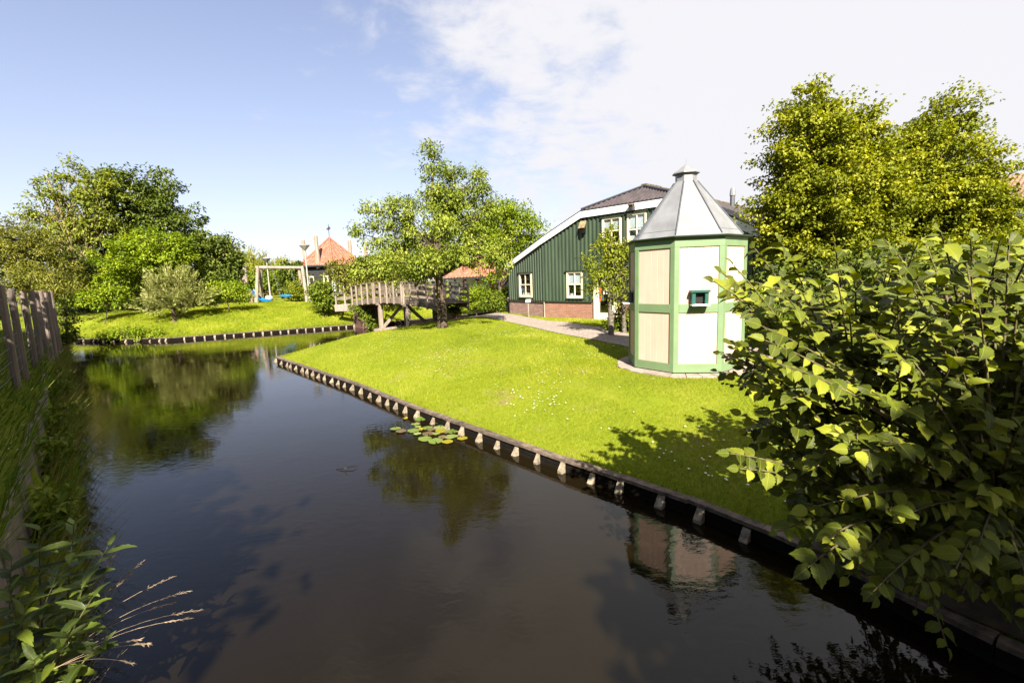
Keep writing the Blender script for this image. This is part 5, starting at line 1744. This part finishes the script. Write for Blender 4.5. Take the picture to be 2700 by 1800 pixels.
# ------------------------------------------------------------------ grass
def blades(P, hgt, wid, g, lean=0.45, bend=None):
    n = len(P)
    a = g.random(n) * 2 * math.pi
    D = np.stack([np.cos(a), np.sin(a), np.zeros(n)], 1)
    ld = unit(g.normal(size=(n, 3)) * [1, 1, 0])
    if bend is not None:
        ld = unit(ld * 0.5 + bend)
    H = hgt * g.uniform(.5, 1.3, n)
    tip = P + ld * (H * lean * g.uniform(.3, 1.5, n))[:, None] + np.array([0, 0, 1.0]) * H[:, None]
    w = (wid * g.uniform(.7, 1.3, n))[:, None]
    V = np.stack([P - D * w / 2, P + D * w / 2, tip], 1).reshape(-1, 3)
    Fc = np.arange(3 * n).reshape(-1, 3)
    return V, Fc, g.random(n)


def sow(n, box, g, side=None, keep=None, maxd=None, mind=0.0, line=None):
    P = np.stack([g.uniform(box[0], box[1], n), g.uniform(box[2], box[3], n)], 1)
    k = ~in_poly(P, WATER) & clear_of_hard(P)
    P = P[k]
    if line is not None:
        d = seg_dist(P, line)
        P = P[(d >= mind) & (d <= maxd)]
    # only what the lens can see
    P = P[(np.abs(P[:, 0]) < P[:, 1] * 1.25 + 1.0)]
    return np.column_stack([P, height(P)])


g = np.random.default_rng(90)
parts = []
for n, box, h_, w_ in ((150000, (-2.5, 5.5, 3.6, 10.5), .034, .006), (150000, (-9, 6, 9.0, 22), .045, .011), (60000, (-9, 8, 18, 32), .06, .02)):
    P = sow(n, box, g)
    dr_ = seg_dist(P[:, :2], RIGHT)
    df_ = seg_dist(P[:, :2], FAR)
    P = P[(dr_ < df_) & (dr_ > 0.045)]
    edge_tuft = 1 + 1.6 * np.exp(-seg_dist(P[:, :2], RIGHT) / 0.12)
    parts.append(blades(P, h_ * edge_tuft, w_, g, 0.6))
V = np.concatenate([p[0] for p in parts]); k = 0
Fc = np.arange(len(V)).reshape(-1, 3); rv = np.concatenate([p[2] for p in parts])
from mathutils import noise as mnoise
gx_, gy2 = np.arange(-12, 10, .2), np.arange(2, 34, .2)
fld = np.array([[mnoise.fractal(Vector((x * .9, y * .7, 3)), 1.0, 2.0, 4) + .7 * mnoise.noise(Vector((x * .28, y * .22, 9))) for x in gx_] for y in gy2])
fld = np.clip(.5 + fld * .62, 0, 1)
ix = np.clip(((V[::3, 0] + 12) / .2).astype(int), 0, len(gx_) - 1); iy = np.clip(((V[::3, 1] - 2) / .2).astype(int), 0, len(gy2) - 1)
rv = np.clip(rv * 0.42 + fld[iy, ix] * 0.58, 0, 1)
tag(link('lawn_grass', np_mesh('lawn_grass', V, Fc, rv), 'grass_blade'), 'short mown yellow-green lawn grass round the kiosk', 'grass', kind='stuff')
P = sow(110000, (-28, -4, 24, 37), g)
df_ = seg_dist(P[:, :2], FAR); dl_ = seg_dist(P[:, :2], LEFT); dr_ = seg_dist(P[:, :2], RIGHT)
P = P[(df_ < dl_) & (df_ < dr_)]
df_ = seg_dist(P[:, :2], FAR)
V, Fc, rv = blades(P, 0.12 * (1 + 1.0 * np.exp(-df_ / .2)), .026, g, 0.7)
bf = np.array([.5 + .75 * mnoise.fractal(Vector((x * .55, y * .8, 5)), 1.0, 2.0, 4) for x, y in P[:, :2]])
rv = np.clip(rv * .4 + bf * .6, 0, 1)
tag(link('bank_grass', np_mesh('bank_grass', V, Fc, rv), 'grass_blade'), 'longer sunlit grass on the far bank slope', 'grass', kind='stuff')
# daisies
P = sow(16000, (-8, 6, 4.5, 19), g)
P = P[(seg_dist(P[:, :2], RIGHT) > .4)]
den = np.sin(P[:, 0] * 1.3 + 1) * np.sin(P[:, 1] * .9) + .35 * np.sin(P[:, 0] * 4 + P[:, 1] * 3)
P = P[g.random(len(P)) < np.clip(-0.02 + 0.32 * den, 0.012, .5)]
n = len(P)
r_ = g.uniform(.010, .018, n)
a6 = np.arange(6) * math.pi / 3
ring_ = np.stack([np.cos(a6), np.sin(a6), np.zeros(6)], 1)
V = (P[:, None, :] + [0, 0, .045] + ring_[None] * r_[:, None, None] + g.normal(size=(n, 1, 3)) * [0, 0, .004]).reshape(-1, 3)
Fq = (np.arange(n)[:, None] * 6 + np.arange(6)).reshape(-1, 6)
tag(link('daisies', np_mesh('daisies', V, Fq), 'daisy'), 'tiny white daisies scattered over the sunlit lawn', 'flowers', kind='stuff')
# rough grass on the fenced bank, dry sedge at the water's edge
lside = np.array([0.71, 0.70, 0])
for nm, mt, n, mind, maxd, h_, w_, ln, lab in (
        ('rough_grass', 'wild_grass', 240000, .42, 3.2, .20, .012, .8, 'lush rough grass under the wire fence'),
        ('edge_sedge', 'dry_grass', 170000, .0, .42, .48, .008, .9, 'dry yellowish sedge hanging over the dark water'),
        ('edge_weeds', 'wild_grass', 260000, .0, .5, .42, .012, .8, 'green waterside grasses below the plank edging')):
    g2 = np.random.default_rng(len(nm) + n)
    P = sow(n, (-24, 0, 1.0, 24), g2, line=LEFT, mind=mind, maxd=maxd)
    dist = np.hypot(P[:, 0], P[:, 1])
    P = P[g2.random(len(P)) < np.clip(4.0 / dist, .15, 1)]
    dist = np.hypot(P[:, 0], P[:, 1])
    V, Fc, rv = blades(P, h_ * np.ones(len(P)), w_ * np.clip(dist / 6, .7, 3), g2, ln, lside * .7)
    if nm == 'edge_sedge':
        pass
    tag(link(nm, np_mesh(nm, V, Fc, rv), mt), lab, 'grass', kind='stuff')


# ------------------------------------------------------------------ big leaves: elm over the water, nettle-like weeds
def leaf_mesh(name, kind, seed):
    """serrated blade folded along its midrib; unit length along +X, face up +Z"""
    g_ = np.random.default_rng(seed)
    k = 13
    t = np.linspace(0, 1, k)
    if kind == 'elm':
        w = 0.36 * np.sin(np.pi * t ** 0.80) ** 0.75 * (1 - 0.12 * t)
        w[-1] = 0.0; w[-2] *= 0.5; w[-3] *= 0.85
    else:
        w = 0.15 * np.sin(np.pi * t ** 0.75) ** 0.8
        w[-1] = 0
    w[0] = 0.012
    curl = g_.uniform(-.05, .55); fold = g_.uniform(.1, .8); tw = g_.uniform(-.45, .45)
    V, U = [], []
    for i in range(k):
        zc = -curl * t[i] ** 2 * 0.9 + .02 * math.sin(6 * t[i] + seed)
        for s_ in (-1, 0, 1):
            ser = 1 + (0.07 if i % 2 else -0.05) * (abs(s_) == 1) * (0 < i < k - 1)
            yy = s_ * w[i] * ser
            xx = t[i] + (0.02 * (abs(s_) == 1) if i % 2 else 0)
            V.append((xx, yy, zc + abs(yy) * fold * (1 - .35 * abs(s_)) + tw * yy * t[i] + .012 * math.sin(11 * t[i]) * abs(s_)))
            U.append((s_ * w[i] / .36, t[i], 0))
    Fq = []
    for i in range(k - 1):
        for j in range(2):
            a = i * 3 + j
            Fq.append((a, a + 3, a + 4, a + 1))
    return np.array(V), np.array(Fq), np.array(U)


def frame(d, nrm):
    d = Vector(d).normalized()
    s_ = Vector(nrm).cross(d)
    if s_.length < 1e-4:
        s_ = Vector((1, 0, 0)).cross(d)
    s_.normalize()
    u = d.cross(s_)
    return Matrix((d, s_, u)).transposed()


def leaf_sets(root, items, kind, mat, keep, seed):
    """items: (position, direction, normal, length). The keep largest in view become leaf parts, the rest one part"""
    var = [leaf_mesh('leaf', kind, seed + i) for i in range(10)]
    mes = []
    for V, Fq, U in var:
        me = np_mesh('leaf', V, Fq, np.zeros(len(Fq)), U, True)
        me.materials.append(MATS[mat])
        mes.append(me)
    o0 = ORI[root.name]
    rr_ = random.Random(seed)

    def score(it):
        p, d, n, L = it
        v = Vector(p) - Vector((0, 0, EYE))
        px = v.x / max(v.y, .1)
        seen = 1.0 if abs(px) < 1.12 and v.y > .3 else 0.05
        return -(L / v.length) * seen * (0.4 + abs(Vector(n).normalized().dot(v.normalized()))) * (1.0 + 1.2 * max(0, (3.4 - v.length)) / 2)
    order = sorted(range(len(items)), key=lambda i: score(items[i]))
    big_, rest = order[:keep], order[keep:]
    for i in big_:
        p, d, n, L = items[i]
        o = bpy.data.objects.new('leaf', mes[rr_.randrange(10)])
        COL.objects.link(o)
        o.parent = root
        o.matrix_local = Matrix.Translation(Vector(p) - o0) @ frame(d, n).to_4x4() @ Matrix.Scale(L, 4)
    if rest:
        VV, FF, UU, RV = [], [], [], []
        off_ = 0
        for i in rest:
            p, d, n, L = items[i]
            V, Fq, U = var[rr_.randrange(10)]
            m = np.array(frame(d, n)) * L
            VV.append(V @ m.T + np.array(Vector(p) - o0)); FF.append(Fq + off_); UU.append(U)
            RV.append(np.full(len(Fq), rr_.random()))
            off_ += len(V)
        me = np_mesh('foliage', np.concatenate(VV), np.concatenate(FF), np.concatenate(RV), np.concatenate(UU), True)
        o = link('foliage', me, mat, root)
        o['kind'] = 'stuff'


def build_elm():
    rr_ = random.Random(21)
    base = Vector((3.95, 3.35, hz(3.95, 3.35)))
    root = thing('elm_shrub', base, 'big-leaved elm bush leaning over the canal edge beside the lawn', 'shrub')
    tips = []
    # sprays that stand out from the outline
    for px, py, y_ in ((1882, 742, 2.75), (1905, 720, 2.9), (1935, 700, 3.0), (1930, 905, 2.75), (1990, 655, 3.0), (1925, 1195, 2.6), (1950, 1235, 2.55), (2050, 1400, 2.45),
                       (2130, 1340, 2.4), (2260, 1165, 2.3), (2350, 1150, 2.35), (2600, 1290, 2.2), (2520, 1500, 2.15), (2580, 1440, 2.2), (2060, 640, 3.1), (2200, 640, 3.0), (2330, 630, 2.8),
                       (2480, 612, 2.6), (2420, 640, 2.6), (2560, 630, 2.6), (2660, 630, 2.4), (1960, 1010, 2.8), (2000, 960, 2.7), (1985, 800, 2.8), (2040, 760, 2.6), (2010, 860, 2.6), (2250, 1480, 2.3), (2150, 1240, 2.4), (2690, 1120, 2.1)):
        tips.append(gy(px, py, y_))
    while len(tips) < 760:
        x, y_, z = rr_.uniform(1.35, 4.4), rr_.uniform(2.15, 4.1), rr_.uniform(0.4, 3.02)
        xl = 1.42 + 0.16 * max(0, 2.35 - z) + 0.9 * max(0, 1.25 - z) + 0.25 * max(0, z - 2.75) + 0.22 * (y_ - 2.6)
        if x < xl or (z > 2.6 + 0.25 * (x - 1.2)):
            continue
        if z < 2.85 - (.82 if x < 2.5 else 1.0) * y_ + .1 * rr_.random():
            continue
        if rr_.random() < 0.35 and y_ > 3.2:
            continue
        tips.append(Vector((x, y_, z)))
    st = MB()
    items = []
    hubs = [base + Vector((rr_.uniform(-1.5, .5), rr_.uniform(-.8, .2), rr_.uniform(.4, 1.5))) for _ in range(16)]
    for hb in hubs:
        st.tube([base + Vector((rr_.uniform(-.1, .1), rr_.uniform(-.1, .1), -.1)), base.lerp(hb, .5) + Vector((0, 0, .15)), hb], [.035, .026, .018], 6)
    for tp in tips:
        hb = min(hubs, key=lambda h_: (h_ - tp).length + rr_.uniform(0, .5))
        L = (tp - hb).length
        mid = hb.lerp(tp, .55) + Vector((0, 0, .12 * L))
        pts = []
        for k in range(9):
            u = k / 8
            pts.append(hb * (1 - u) ** 2 + mid * (2 * u * (1 - u)) + tp * u * u)
        st.tube(pts, [.010 * (1 - .8 * k / 8) + .0015 for k in range(9)], 5, cap=False)
        # two-ranked leaves along the outer part of the shoot
        s_ = 0.0
        side = 1
        run = max(.18, min(L * .85, .75))
        n_l = int(run / .042)
        for k in range(n_l + 1):
            u = 1 - (k * .042) / max(L, .2)
            if u < .08:
                break
            i0 = min(7, int(u * 8)); f_ = u * 8 - i0
            p = pts[i0].lerp(pts[i0 + 1], f_)
            d = (pts[i0 + 1] - pts[i0]).normalized()
            upv = Vector((rr_.gauss(0, .3), -.35 + rr_.gauss(0, .3), 1)).normalized()
            sd = d.cross(upv).normalized()
            side = -side
            if k == 0:
                ld = d
            else:
                ld = d * .55 + sd * side * rr_.uniform(.7, 1.1) + Vector((0, 0, rr_.uniform(-.5, .0)))
            nn = upv + sd * side * rr_.uniform(-.2, .5) + Vector((rr_.gauss(0, .4), -.3 + rr_.gauss(0, .4), rr_.gauss(0, .2)))
            ln = rr_.choice((.05, .065, .08, .09, .095, .105, .12)) * rr_.uniform(.85, 1.15) * (1.0 if k > 1 else .8)
            items.append((p + ld.normalized() * .006, ld, nn, ln))
    st.build('branches', 'twig', root, smooth=True)
    leaf_sets(root, items, 'elm', 'elm_leaf', 300, 40)
    return len(items)


print('elm leaves', build_elm())

# tall leafy weeds at the near corner of the fenced bank
rr = random.Random(33)
weed_px = [(105, 1400, 2.75, 'tall willowherb with a bright lit top leaning out over the water'), (195, 1385, 2.8, 'willowherb with two bright leaf pairs at the water edge'), (285, 1440, 2.7, 'willowherb tip bent lowest towards the water'),
           (30, 1480, 2.6, 'leafy weed rooted against the plank edging'), (150, 1520, 2.5, 'leafy weed with broad shaded leaves below the lit tops'), (240, 1580, 2.45, 'drooping weed with dark leaves touching the grass stalks'),
           (60, 1620, 2.35, 'dense shaded weed at the very foot of the bank'), (180, 1680, 2.3, 'shaded weed spreading broad leaves over the sedge'), (270, 1700, 2.35, 'small weed hanging over the water below the stalks'), (90, 1740, 2.2, 'low dark weed in front of the others'),
           (215, 1560, 2.6, 'bushy weed between the lit tops and the seeding stalks'), (25, 1560, 2.4, 'broad-leaved weed pressed against the old planks')]
for i, (px, py, y_, lab) in enumerate(weed_px):
    tp = gy(px, py, y_)
    bs = Vector((tp.x - rr.uniform(.15, .35), tp.y + rr.uniform(-.1, .2), max(.12, tp.z - rr.uniform(.75, 1.0))))
    if in_poly(np.array([[bs.x, bs.y]]), WATER)[0]:
        bs.x -= .25; bs.y -= .15
    bs.z = hz(bs.x, bs.y) if not in_poly(np.array([[bs.x, bs.y]]), WATER)[0] else 0.05
    wd = thing('leafy_weed', bs, lab, 'weed', 'tall weeds on the near bank corner')
    pts = [bs.lerp(tp, u) + Vector((0, 0, .10 * math.sin(u * math.pi))) for u in np.linspace(0, 1, 7)]
    MB().tube(pts, [.007, .0065, .006, .005, .004, .003, .002], 6, cap=False).build('stem', 'twig', wd, smooth=True)
    items = []
    L = (tp - bs).length
    n_l = int(L / .085)
    for k in range(n_l):
        u = 1 - k * .085 / L
        if u < .15:
            break
        i0 = min(5, int(u * 6)); p = pts[i0].lerp(pts[i0 + 1], u * 6 - i0)
        d = (pts[i0 + 1] - pts[i0]).normalized()
        a = k * 1.45 + i
        sd = Vector((math.cos(a), math.sin(a), 0))
        for sg_ in (-1, 1):
            ld = sd * sg_ + d * (.9 if k == 0 else .35) + Vector((0, 0, -.15 if k > 1 else .25))
            nn = Vector((rr.gauss(0, .2), -.2 + rr.gauss(0, .2), 1)) + d * .2
            items.append((p, ld, nn, rr.uniform(.12, .19) * (.65 if k == 0 else 1)))
    leaf_sets(wd, items, 'nettle', 'nettle_leaf', 300, 80 + i)

# seeding grass stalks reaching out over the water
stalks = [((455, 1527), 2.9), ((500, 1562), 2.8), ((460, 1592), 2.75), ((532, 1612), 2.7), ((505, 1634), 2.65), ((383, 1480), 3.0), ((345, 1518), 2.9), ((395, 1699), 2.5), ((368, 1688), 2.5), ((322, 1412), 3.2), ((350, 1750), 2.4), ((300, 1470), 3.1)]
for i, ((px, py), y_) in enumerate(stalks):
    tp = gy(px, py, y_)
    bs = gy(150 + 8 * i, 1745 - 4 * i, y_ - .25)
    bs = bs + Vector((-.15, 0, -.1))
    if bs.z < .1:
        bs.z = .1
    sk = thing('grass_stalk', bs, 'thin pale seeding grass stalk arching over the dark water', 'grass stalk', 'seeding grass stalks over the water')
    L = (tp - bs).length
    pts = [bs.lerp(tp, u) + Vector((0, 0, .10 * L * math.sin(u * math.pi * .95))) for u in np.linspace(0, 1, 9)]
    MB().tube(pts, [.0022 - .0014 * u for u in np.linspace(0, 1, 9)], 4, cap=False).build('stem', 'dry_stalk', sk)
    m = MB()
    for k in range(26):
        u = .80 + .2 * k / 26
        i0 = min(7, int(u * 8)); p = pts[i0].lerp(pts[i0 + 1], u * 8 - i0)
        d = (pts[i0 + 1] - pts[i0]).normalized()
        q = p + d * .022 + Vector((rr.gauss(0, .006), rr.gauss(0, .006), rr.gauss(0, .006)))
        m.tube([p, p.lerp(q, .5) + Vector((0, 0, .001)), q], [.0008, .0022, .0005], 4, cap=False)
    m.build('seed_head', 'dry_stalk', sk)

# ------------------------------------------------------------------ water lily pads
pads = [(1109, 1104, 31, 'g', .02), (1158, 1113, 20, 'g', .0), (1068, 1103, 0, 'o', 0), (1043, 1129, 28, 'g', .01), (1058, 1135, 28, 'b', 0), (1096, 1117, 22, 'g', 0), (1102, 1124, 11, 'g', 0),
        (1090, 1134, 32, 'g', .0), (1126, 1127, 28, 'g', .01), (1137, 1131, 22, 'b', .0), (1160, 1126, 34, 'g', 0), (1163, 1135, 30, 'y', .01), (1193, 1136, 34, 'g', .0), (1198, 1128, 16, 'g', .015),
        (1100, 1142, 20, 'g', .0), (1130, 1142, 34, 'b', .0), (1150, 1142, 20, 'g', .0), (1213, 1141, 20, 'o', .02), (1121, 1156, 36, 'g', .01), (1148, 1162, 38, 'g', .012), (1168, 1151, 26, 'b', .0),
        (1190, 1150, 36, 'g', .01), (1219, 1154, 28, 'y', .0), (1180, 1163, 30, 'y', .0), (1110, 1131, 14, 'o', .02), (1177, 1139, 16, 'b', .0), (1466, 1227, 14, 'g', 0)]
rr = random.Random(77)
word = {'g': ('fresh green', 'lily_green'), 'y': ('yellowing', 'lily_yellow'), 'o': ('orange withered', 'lily_yellow'), 'b': ('brownish bronze', 'lily_brown')}
for i, (px, py, dia, kd, lift) in enumerate(pads):
    c = gz(px, py, .012 + .0035 * (i % 5))
    r_ = max(dia, 16) / 2 * c.length / F
    n = 22
    a0 = rr.uniform(0, 6.28)
    m = MB()
    cz = c.z
    m.v.append((c.x, c.y, cz + .002))
    for j in range(n + 1):
        q = a0 + .12 + (2 * math.pi - .24) * j / n
        w_ = 1 + .04 * math.sin(3 * q + i) + rr.uniform(-.015, .015)
        rz_ = lift * math.sin(q + i) + .004 * math.sin(5 * q)
        if kd == 'o':
            w_ *= .55 + .45 * abs(math.cos(q - a0))
            rz_ += .03 * abs(math.sin(q - a0))
        m.v.append((c.x + r_ * w_ * math.cos(q), c.y + r_ * w_ * math.sin(q), cz + max(rz_, -.003)))
    for j in range(1, n + 1):
        m.f.append((0, j, j + 1))
    me = bpy.data.meshes.new('lily_pad')
    me.from_pydata([(x - c.x, y - c.y, z - cz) for x, y, z in m.v], [], m.f)
    a = me.attributes.new('rnd', 'FLOAT', 'FACE')
    a.data.foreach_set('value', [0.0] * len(m.f))
    o = link('lily_pad', me, word[kd][1], loc=(c.x, c.y, cz))
    o.modifiers.new('thick', 'SOLIDIFY').thickness = .003
    if i == len(pads) - 1:
        lab = 'single tiny lily pad floating alone beside a wedge-topped pile'
    elif i == 0:
        lab = 'round bright lily pad floating alone nearest the dark planks'
    elif i == 2:
        lab = 'orange withered lily pad drifting apart from the others'
    else:
        lab = word[kd][0] + ' lily pad in the floating cluster by the revetment'
    tag(o, lab, 'lily pad', 'water lily pads by the revetment')

# a bent twig afloat in mid canal
tw = gz(912, 1236, 0.01)
ft = thing('floating_twig', tw, 'small forked twig floating alone in the middle of the canal', 'twig')
MB().tube([tw + Vector((-.16, .02, .0)), tw + Vector((-.04, -.01, .012)), tw + Vector((.08, .03, .03)), tw + Vector((.16, .06, .012))], [.004, .007, .006, .003], 5).build('stick', 'dark_wood', ft)
MB().tube([tw + Vector((-.02, -.01, .012)), tw + Vector((.02, -.05, .04)), tw + Vector((.05, -.09, .05))], [.005, .004, .002], 5).build('fork', 'twig', ft)
